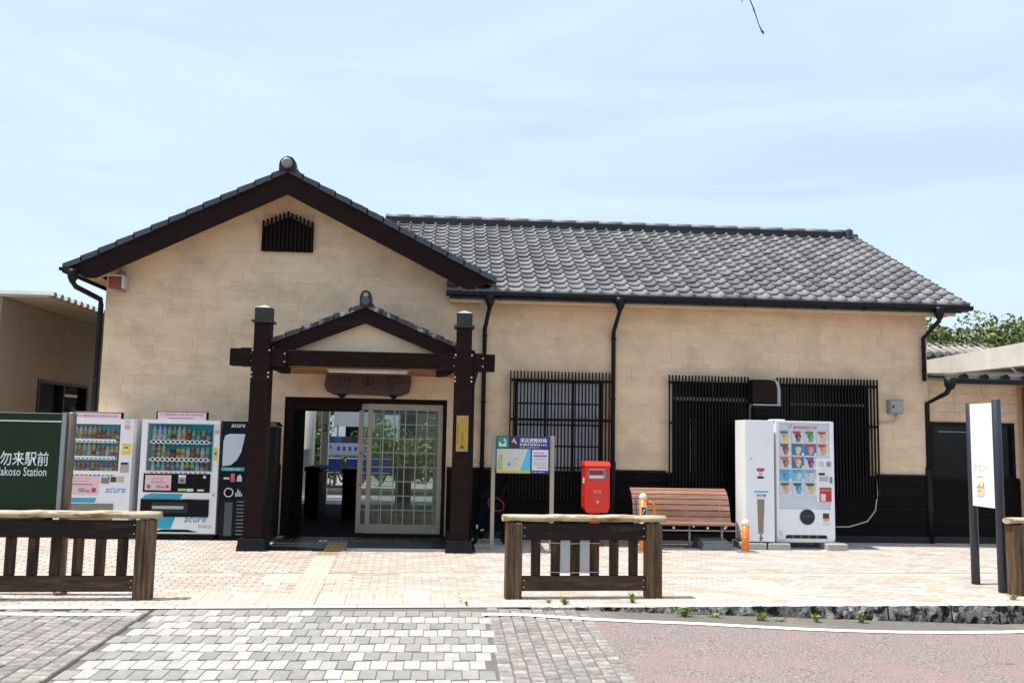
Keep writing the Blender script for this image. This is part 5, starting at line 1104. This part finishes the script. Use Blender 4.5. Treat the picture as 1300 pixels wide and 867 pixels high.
# ------------------------------------------------------------------ evacuation map sign
my_ = 13.72; ms = thing('map_sign', (1.1, my_, zg(my_)), 'blue edged evacuation map board on two slim pale posts', 'sign')
PST = mat('pale_post', (.42,.38,.31), .5, var=.15, metal=.2)
for x in (.675, 1.575): part('post', MB().bbox(x-.03, x+.03, my_, my_+.06, zg(my_)-.05, 1.655, .006), PST, ms)
x0, x1, z0, z1 = .712, 1.535, 1.09, 1.65
part('panel', MB().box(x0, x1, my_-.03, my_-.005, z0, z1, (.025,.03,.16)), PRINT, ms)
W, H = x1-x0, z1-z0; Y_ = my_-.0305
def rc(q, a, b_, c, d, col, k=1): q.box(x0+a*W, x0+b_*W, Y_-.0012*k, Y_, z1-d*H, z1-c*H, col)
def pg(q, pts, col, k=1): q.extr([(x0+a*W, z1-b_*H) for a, b_ in pts], Y_-.0012*k, Y_, col)
q = MB(); rc(q, .015, .635, .345, .995, (.55,.57,.50)); pg(q, [(.03,.9),(.13,.9),(.12,.7),(.12,.5),(.08,.48),(.03,.7)], (.38,.48,.16), 2); pg(q, [(.42,.93),(.635,.93),(.635,.345),(.56,.345),(.50,.6)], (.62,.68,.62), 2); pg(q, [(.44,.93),(.635,.93),(.635,.345),(.585,.345),(.52,.6)], (.08,.48,.70), 3); rc(q, .015, .635, .93, .995, (.62,.48,.06), 3)
rc(q, .33, .42, .60, .615, (.25,.25,.25), 2); rc(q, .21, .27, .72, .80, (.2,.3,.25), 2); pg(q, [(.26,.74),(.28,.74),(.40,.58),(.38,.58)], (.45,.45,.45), 2); part('map_print', q, PRINT, ms)
q = MB(); rc(q, .665, .965, .36, .915, (.70,.68,.74)); part('notice_print', q, PRINT, ms)
q = MB(); rr = random.Random(2)
for zz, col, h in ((.43, (.5,.1,.2), .03), (.50, (.08,.08,.1), .05), (.59, (.3,.3,.33), .025), (.64, (.4,.4,.42), .018), (.70, (.35,.3,.32), .025), (.76, (.3,.3,.3), .025), (.83, (.1,.1,.13), .02)):
    a = .70 if zz < .8 else .76
    while a < (.93 if zz != .43 else .86): wd = rr.uniform(.015, .045); rc(q, a, min(a+wd, .94), zz, zz+h, col, 2); a += wd+.008
part('print_lines', q, PRINT, ms)
q = MB(); rc(q, .025, .225, .03, .31, (.02,.30,.14)); pg(q, [(.05,.28),(.185,.28),(.185,.14),(.12,.24),(.05,.15)], (.68,.74,.70), 2); pg(q, [(.13,.12),(.155,.05),(.165,.11),(.20,.12),(.15,.15)], (.68,.74,.70), 2); pg(q, [(.065,.17),(.10,.21),(.15,.17),(.13,.14),(.09,.15)], (.02,.30,.14), 3); part('evacuation_symbol', q, PRINT, ms)
q = MB(); rc(q, .24, .42, .03, .31, (.02,.02,.10)); pg(q, [(.28,.17),(.33,.05),(.345,.10),(.385,.20),(.35,.21),(.33,.15),(.295,.18)], (.62,.50,.05), 2); part('hill_symbol', q, PRINT, ms)
text('lettering', '津波避難経路', .065, (x0+.44*W, Y_-.001, z1-.165*H), ms, WHITEI, bold=.004, width=.5*W)
q = MB(); lines(q, x0+.44*W, x0+.93*W, Y_, [z1-.25*H], (.72,.72,.78), .022, 12); lines(q, x0+.44*W, x0+.80*W, Y_, [z1-.31*H, z1-.19*H], (.55,.5,.6), .010, 13); lines(q, x0+.67*W, x0+.90*W, Y_, [z1-.97*H], (.6,.55,.62), .012, 14); part('print_lines', q, PRINT, ms)

# ------------------------------------------------------------------ bench with curved slatted back, orange bollards, step box
be = thing('bench', (3.7, 14.0, zg(14.0)), 'brown slatted bench with curved back beside the post box', 'bench')
bx0, bx1 = 2.91, 4.46; fy = 13.80; gz = zg(13.9)
prof = [(0.0, .345), (.10, .352), (.20, .352), (.31, .355), (.335, .44), (.355, .53), (.385, .62), (.425, .70), (.48, .77), (.55, .825), (.635, .855)]
prof = [(a, z) for a, z in prof]
SLN = len(prof)-1
for i in range(SLN):
    (a, z), (c, d) = prof[i], prof[i+1]; v = Vector((c-a, d-z)).normalized(); n = Vector((-v.y, v.x)); g_ = .006
    P = [(a+v.x*g_, z+v.y*g_), (c-v.x*g_, d-v.y*g_)]
    q = MB(); o_ = [Vector(P[0])-n*.014, Vector(P[1])-n*.014, Vector(P[1])+n*.014, Vector(P[0])+n*.014]
    sh = .0
    n0 = len(q.v)
    for X in (bx0, bx1):
        for p in o_: q.v.append((X, fy+p.x, p.y))
    for f in ((3,2,1,0), (4,5,6,7), (0,1,5,4), (1,2,6,5), (2,3,7,6), (3,0,4,7)): q.face([n0+k for k in f])
    part('slat', q, BENCHW, be)
for X in (bx0+.12, (bx0+bx1)/2+.1, bx1-.16):
    q = MB(); q.tube([(X, fy+a, z-.026) for a, z in prof], .016, 6); part('frame', q, STEEL, be); part('leg', MB().tube([(X, fy+.26, .33), (X, fy+.26, gz)], .02, 8), STEEL, be)
    part('foot', MB().bbox(X-.06, X+.06, fy+.16, fy+.36, gz, gz+.012, .003), STEEL, be)
part('front_rail', MB().tube([(bx0-.05, fy+.06, .255), (bx1+.12, fy+.06, .255)], .013, 6), STEEL, be)
part('side_panel', MB().box(bx0-.03, bx0-.01, fy+.0, fy+.10, gz, .72), mat('bench_grey_blue', (.12,.14,.18), .5), be)
for X in (3.47, 4.0, 4.27): part('reflector', MB().tube([(X, fy-.005, .30), (X, fy-.015, .30)], .017, 8), mat('stud_white', (.7,.7,.66), .4) if 'stud_white' not in bpy.data.materials else bpy.data.materials['stud_white'], be)
def bollard(x, y, h, label, handle):
    z = zg(y); t = thing('bollard', (x, y, z), label, 'bollard', 'orange posts beside the bench')
    part('post', MB().lathe([(.056, z), (.056, z+h)], x, y, 16), ORANGE, t); part('cap', MB().lathe([(.058, z+h+.001), (.060, z+h+.03), (.058, z+h+.05), (.045, z+h+.075), (.02, z+h+.09)], x, y, 16), mat('cap_white', (.75,.72,.62), .5) if 'cap_white' not in bpy.data.materials else bpy.data.materials['cap_white'], t)
    part('band', MB().lathe([(.0585, z+h*.52), (.0585, z+h*.56)], x, y, 16), STEEL, t); part('base_plate', MB().bbox(x-.14, x+.16, y-.12, y+.12, z-.01, z+.012, .003), STEEL, t)
    if handle:
        q = MB(); q.tube([(x+.04, y, z+.74), (x+.12, y, z+.74), (x+.155, y, z+.72), (x+.17, y, z+.68), (x+.17, y, z+.28), (x+.155, y, z+.25), (x+.04, y, z+.24)], .018, 8); part('handle', q, ORANGE, t)
        part('sticker', MB().box(x-.042, x+.042, y-.064, y-.058, z+.54, z+.68, (.7,.7,.66)).box(x-.036, x+.036, y-.066, y-.064, z+.555, z+.665, (.02,.03,.14)).extr([(x-.024, z+.575), (x-.014, z+.575), (x+.0, z+.61), (x+.024, z+.63), (x+.02, z+.64), (x-.008, z+.625)], y-.068, y-.066, (.7,.7,.7)), PRINT, t)
bollard(2.95, 13.6, .78, 'taller orange bollard with handle and blue sticker at left end of bench', True)
bollard(4.56, 13.7, .40, 'short orange bollard with white cap at right end of bench', False)
sx = thing('step_box', (4.15, 13.75, zg(13.75)), 'grey ribbed steel step box on the ground before the bench', 'step')
z = zg(13.9); part('body', MB().hexa([(3.93, 13.86, z), (4.40, 13.86, z), (4.44, 14.25, z), (3.87, 14.25, z), (3.96, 13.87, z+.10), (4.37, 13.87, z+.10), (4.33, 14.22, z+.155), (3.90, 14.22, z+.155)]), mat('step_steel', (.20,.21,.23), .45, var=.2, metal=.4), sx)
for k in range(3): part('tread_rib', MB().hexa([(3.955, 13.90+.11*k, z+.106+.016*k), (4.375, 13.90+.11*k, z+.106+.016*k), (4.375, 13.95+.11*k, z+.113+.016*k), (3.955, 13.95+.11*k, z+.113+.016*k), (3.955, 13.90+.11*k, z+.116+.016*k), (4.375, 13.90+.11*k, z+.116+.016*k), (4.375, 13.95+.11*k, z+.123+.016*k), (3.955, 13.95+.11*k, z+.123+.016*k)]), mat('step_rib', (.33,.34,.36), .4, metal=.5) if k == 0 else bpy.data.materials['step_rib'], sx)

# ------------------------------------------------------------------ taxi stand sign
tx = thing('taxi_sign', (6.66, 10.85, zg(10.8)), 'white taxi stand panel between two round dark blue posts', 'sign')
NAVY = mat('navy_post', (.028,.036,.055), .4, var=.3, scale=4, bump=.05)
pa, pb = gp(1234, 741), gp(1278.5, 752); TXX = (pa.x+pb.x)/2
ya, yb = pa.y, pb.y
for y, zt in ((ya, at(1224, 512, ya).z), (yb, at(1268, 507, yb).z)): part('post', MB().lathe([(.052, zg(y)-.05), (.052, zt-.006), (.046, zt)], TXX, y, 16), NAVY, tx)
zt, zb = at(1224, 512, ya).z-.01, at(1230, 641, ya).z
xf = TXX-.03
part('panel', MB().box(xf, xf+.05, yb+.045, ya-.045, zb, zt), mat('white_panel', (.82,.82,.80), .5, var=.04), tx)
PINKI = ink('faded_pink', (.76,.50,.48))
yc, tw = (ya+yb)/2, ya-yb
def tp(f): return yb+tw*f
text('lettering', 'タクシー', .105, (xf-.002, ya-.16*tw, zb+.335*(zt-zb)), tx, PINKI, u=(0,-1,0), v=(0,0,1), width=.60*tw, bold=.004)
q = MB(); Yf = ya-.24*tw; H_ = zt-zb
def tr(a, b_, c, d, col, k=1): q.box(xf-.0015*k, xf, ya-b_*tw, ya-a*tw, zb+c*H_, zb+d*H_, col)
tr(.25, .55, .09, .31, (.80,.76,.62)); tr(.26, .55, .115, .20, (.76,.60,.28), 2); tr(.27, .54, .18, .195, (.45,.33,.16), 3); tr(.30, .42, .145, .155, (.45,.35,.2), 3); tr(.43, .54, .125, .14, (.8,.78,.66), 3); tr(.27, .50, .285, .29, (.5,.45,.38), 3); tr(.27, .52, .10, .106, (.5,.4,.25), 3); tr(.50, .54, .195, .235, (.4,.33,.2), 3); tr(.34, .40, .20, .215, (.4,.33,.2), 3)
part('faded_picture', q, PRINT, tx)

# ------------------------------------------------------------------ green station sign at the left edge
ny = 10.08; ns = thing('station_sign', (-4.9, ny, zg(ny)), 'dark green station name board on steel posts at the left edge', 'sign')
px0, px1, z0, z1 = -5.75, -4.17, .72, 1.80
part('panel', MB().bbox(px0, px1, ny-.06, ny+.02, z0, z1, .004), mat('sign_green', (.015,.034,.014), .45, var=.15, spec=.2), ns)
part('stripe', MB().box(px0, px1, ny-.063, ny-.0605, 1.705, 1.717), WHITEI, ns)
part('panel_edge', MB().box(px1+.001, px1+.045, ny-.055, ny+.02, z0, z1+.01), STEEL, ns)
text('lettering', '勿来駅前', .152, (-4.283-.495, ny-.0615, 1.235), ns, WHITEI, bold=.004, width=.50)
text('lettering', 'Nakoso Station', .092, (-4.29-.535, ny-.0615, 1.128), ns, WHITEI, width=.535)
SP = mat('brown_steel_post', (.17,.13,.10), .45, var=.2, metal=.4)
for x in (-4.085, -5.84):
    part('post', MB().lathe([(.045, zg(ny)-.06), (.045, 1.80), (.03, 1.815)], x, ny, 14), SP, ns)
    part('base_shoe', MB().lathe([(.07, zg(ny)-.04), (.07, zg(ny)+.03), (.05, zg(ny)+.04)], x, ny, 12), SP, ns)
part('channel', MB().box(-4.135, -4.12+.0, ny-.04, ny+.04, .1, 1.80), STEEL, ns)

# ------------------------------------------------------------------ wooden barrier fences
def fence(loc, rz, label):
    t = thing('wooden_fence', loc, label, 'fence', 'low timber barriers along the kerb'); OFF[t.name] = (0,0,0); L_ = 1.76
    for x in (.0, L_-.18):
        q = MB(); q.bbox(x, x+.092, -.075, .075, -.04, .825, .012); q.bbox(x+.0925, x+.18, -.075, .075, -.04, .825, .012); part('post', q, WOODP, t)
    q = MB(); pts = [(-.04+i*(L_+.09)/12, R.uniform(-.006, .006), .872+R.uniform(-.004, .004)) for i in range(13)]; q.tube(pts, [.040+R.uniform(-.003, .004) for _ in pts], 10)
    q.map(lambda a, b_, c: (a, b_*1.9, c)); part('top_log', q, LOG, t)
    part('upper_board', MB().bbox(.18, L_-.18, -.035, .02, .635, .815, .006), WOODH, t); part('lower_board', MB().bbox(.18, L_-.18, -.035, .02, .085, .245, .006), WOODL, t)
    for k in range(6): x = .285+.221*k; part('slat', MB().bbox(x-.0, x+.105, -.018, .012, .246, .634, .006), WOODF, t)
    b = MB()
    for x in (.205, L_-.205):
        for z in (.68, .77, .13, .2): b.tube([(x, -.035, z), (x, -.042, z)], .008, 6)
    part('bolt', b, bpy.data.materials['bolt_zinc'], t)
    t.rotation_euler = (0, 0, rz); return t
RZ = .062
FM = gp(641, 761); LM = gp(189, 762)
fl = fence((0, 0, 0), RZ, 'left timber barrier fence in front of the green sign')
fr3 = copy_tree(fl); fm = copy_tree(fl)
L_ = 1.76
fl.location = (LM.x-L_*cos(RZ), LM.y-L_*sin(RZ)+.08, zg(LM.y)-.003)
fm.location = (FM.x, FM.y+.085, zg(FM.y)-.003); fm['label'] = 'timber barrier fence with two grey sheets tied between its slats'
RM = gp(1290, 757); fr3.location = (RM.x, RM.y+.085, zg(RM.y)-.003); fr3['label'] = 'timber barrier fence cut off by the right edge'
OFF[fm.name] = (0, 0, 0)
SHEET = mat('grey_plastic_sheet', (.40,.40,.40), .5, var=.08, scale=3)
for k in (1, 2): x = .285+.221*k+.109; part('grey_sheet', MB().bbox(x, x+.108, -.012, .004, .275, .63, .003), SHEET, fm)
for z in (.60, .285): part('wire', MB().tube([(.50, -.024, z+.004), (.70, -.03, z-.006), (.9, -.024, z+.002), (1.06, -.024, z)], .0035, 5), mat('wire_white', (.6,.6,.58), .5) if z > .5 else bpy.data.materials['wire_white'], fm)

# ------------------------------------------------------------------ pushchair behind the map sign
pc_ = thing('pushchair', (.62, 14.35, zg(14.3)), 'dark navy folded pushchair with red hoop parked behind the left sign post', 'pushchair')
NV = mat('navy_fabric', (.004,.006,.014), .9, spec=.1, var=.3, bump=.1); z = zg(14.3); X = .50; Y = 14.2
b = MB(); b.hexa([(X-.02, Y, z+.26), (X+.34, Y, z+.24), (X+.34, Y+.3, z+.24), (X-.02, Y+.3, z+.26), (X+.02, Y+.03, z+.36), (X+.34, Y+.03, z+.32), (X+.34, Y+.27, z+.32), (X+.02, Y+.27, z+.36)]); b.hexa([(X-.03, Y, z+.30), (X+.07, Y, z+.30), (X+.07, Y+.3, z+.30), (X-.03, Y+.3, z+.30), (X+.05, Y+.03, z+.74), (X+.17, Y+.03, z+.70), (X+.17, Y+.27, z+.70), (X+.05, Y+.27, z+.74)]); part('seat', b, NV, pc_)
part('canopy', MB().hexa([(X+.0, Y, z+.72), (X+.44, Y, z+.62), (X+.44, Y+.3, z+.62), (X, Y+.3, z+.72), (X+.1, Y+.05, z+.84), (X+.36, Y+.05, z+.78), (X+.36, Y+.25, z+.78), (X+.1, Y+.25, z+.84)]), NV, pc_)
b = MB()
for yy_ in (Y+.0, Y+.3): b.tube([(X-.08, yy_, z+.12), (X+.2, yy_, z+.45), (X+.42, yy_, z+.9)], .012, 6); b.tube([(X+.42, yy_, z+.08), (X+.2, yy_, z+.45)], .012, 6)
b.tube([(X+.42, Y, z+.9), (X+.42, Y+.3, z+.9)], .014, 6); part('frame', b, BLACKM, pc_)
for (wx, wy) in ((X-.10, Y-.03), (X+.42, Y-.03), (X-.10, Y+.33), (X+.42, Y+.33)):
    wq = part('wheel', MB().tube([(wx, wy-.018, z+.08), (wx, wy+.018, z+.08)], .08, 14), BLACKM, pc_); part('hub', MB().tube([(wx, wy-.022, z+.08), (wx, wy+.022, z+.08)], .02, 8), STEEL, wq)
b = MB(); b.tube([(X+.25+.125*cos(a), Y-.06, z+.62+.10*sin(a)-.06*cos(a)*.5) for a in [2*pi*i/18 for i in range(19)]], .009, 6, cap=False); part('red_hoop', b, mat('hoop_red', (.35,.01,.03), .4), pc_)
part('pale_clip', MB().box(X-.05, X-.02, Y-.012, Y-.002, z+.24, z+.30).hexa([(X+.02, Y-.02, z+.20), (X+.07, Y-.02, z+.215), (X+.07, Y, z+.215), (X+.02, Y, z+.20), (X+.02, Y-.02, z+.225), (X+.07, Y-.02, z+.24), (X+.07, Y, z+.24), (X+.02, Y, z+.225)]), mat('clip_pale', (.55,.55,.55), .4), pc_)

# ------------------------------------------------------------------ weeds on the kerb, twig in the sky
def weed(px, py, h, w_, seed, label, road=False, n=26):
    p = gp(px, py, road); z = (zroad(p.x, p.y) if road else zg(p.y)); rr = random.Random(seed); q = MB()
    for i in range(n):
        a = rr.uniform(0, 2*pi); r = rr.uniform(.15, 1)*w_; hh = h*rr.uniform(.4, 1); b0 = Vector((p.x+rr.uniform(-.2, .2)*w_, p.y+rr.uniform(-.15, .15)*w_, z)); d = Vector((cos(a)*r, sin(a)*r*.7, hh)); s = Vector((-sin(a), cos(a), 0))*rr.uniform(.004, .009)
        m_ = b0+d*.55+Vector((0,0,hh*.12)); q.poly([b0-s*.5, b0+s*.5, m_+s, b0+d, m_-s])
    for i in range(n):
        a = rr.uniform(0, 2*pi); c = Vector((p.x+rr.gauss(0, .45)*w_, p.y+rr.gauss(0, .25)*w_, z+h*rr.uniform(.1, .85))); s = rr.uniform(.008, .018); u_ = Vector((cos(a), sin(a), rr.uniform(-.3, .5))).normalized()*s; v_ = Vector((-sin(a), cos(a)*.6, rr.uniform(.2, .8))).normalized()*s*.6
        q.poly([c-u_, c-v_, c+u_, c+v_])
    solo('weed', q, WEED, (p.x, p.y, z), label, 'weed', 'weeds along the kerb')
weed(697, 765, .05, .05, 1, 'tiny weed left of a slightly larger one below the grey sheet fence', n=14); weed(717, 767, .09, .07, 2, 'small bright weed under the left half of the middle fence')
weed(803, 765, .12, .08, 3, 'upright grass tuft near the right post of the middle fence'); weed(869, 782, .11, .16, 4, 'broad low weed at the kerb foot right of the middle fence', True, 40)
weed(966, 787, .10, .10, 5, 'pale weed at the kerb foot below the short bollard', True); weed(1036, 789, .10, .07, 6, 'round green weed at the kerb foot below the ice cream machine', True)
weed(1094, 790, .12, .08, 7, 'rightmost green weed at the kerb foot', True, 34); weed(1287, 761, .07, .07, 8, 'mossy weed at the foot of the right fence post', n=20); weed(592, 769, .07, .03, 9, 'thin weed in the pavement joint left of the middle fence', n=8)
weed(906, 783, .05, .12, 11, 'low creeping weed at the kerb foot between the two larger clumps', True, 22); weed(990, 788, .04, .09, 12, 'small mossy weed at the kerb foot right of the pale weed', True, 16)
tw_ = thing('overhanging_branch', (2.6, 8, 6.2), 'thin bare twig hanging into the top of the sky', 'branch')
b = MB(); pts = [at(*p, 8.0) for p in ((900, -150), (930, -60), (952, 0), (957, 12), (963, 31), (968, 42))]; b.tube(pts, [.025, .014, .0055, .006, .0045, .008], 6); b.tube([pts[1], at(944, -20, 8.0), at(942, 3, 8.0)], [.01, .006, .004], 5); part('twig', b, BARK, tw_)
part('bud', MB().tube([at(966, 38, 8.0), at(968.5, 41, 8.0), at(970, 44, 8.0)], [.005, .010, .003], 6), BARK, tw_); part('bud', MB().tube([at(956, 9, 8.0), at(957, 13, 8.0), at(958.5, 17, 8.0)], [.005, .008, .004], 6), BARK, tw_)
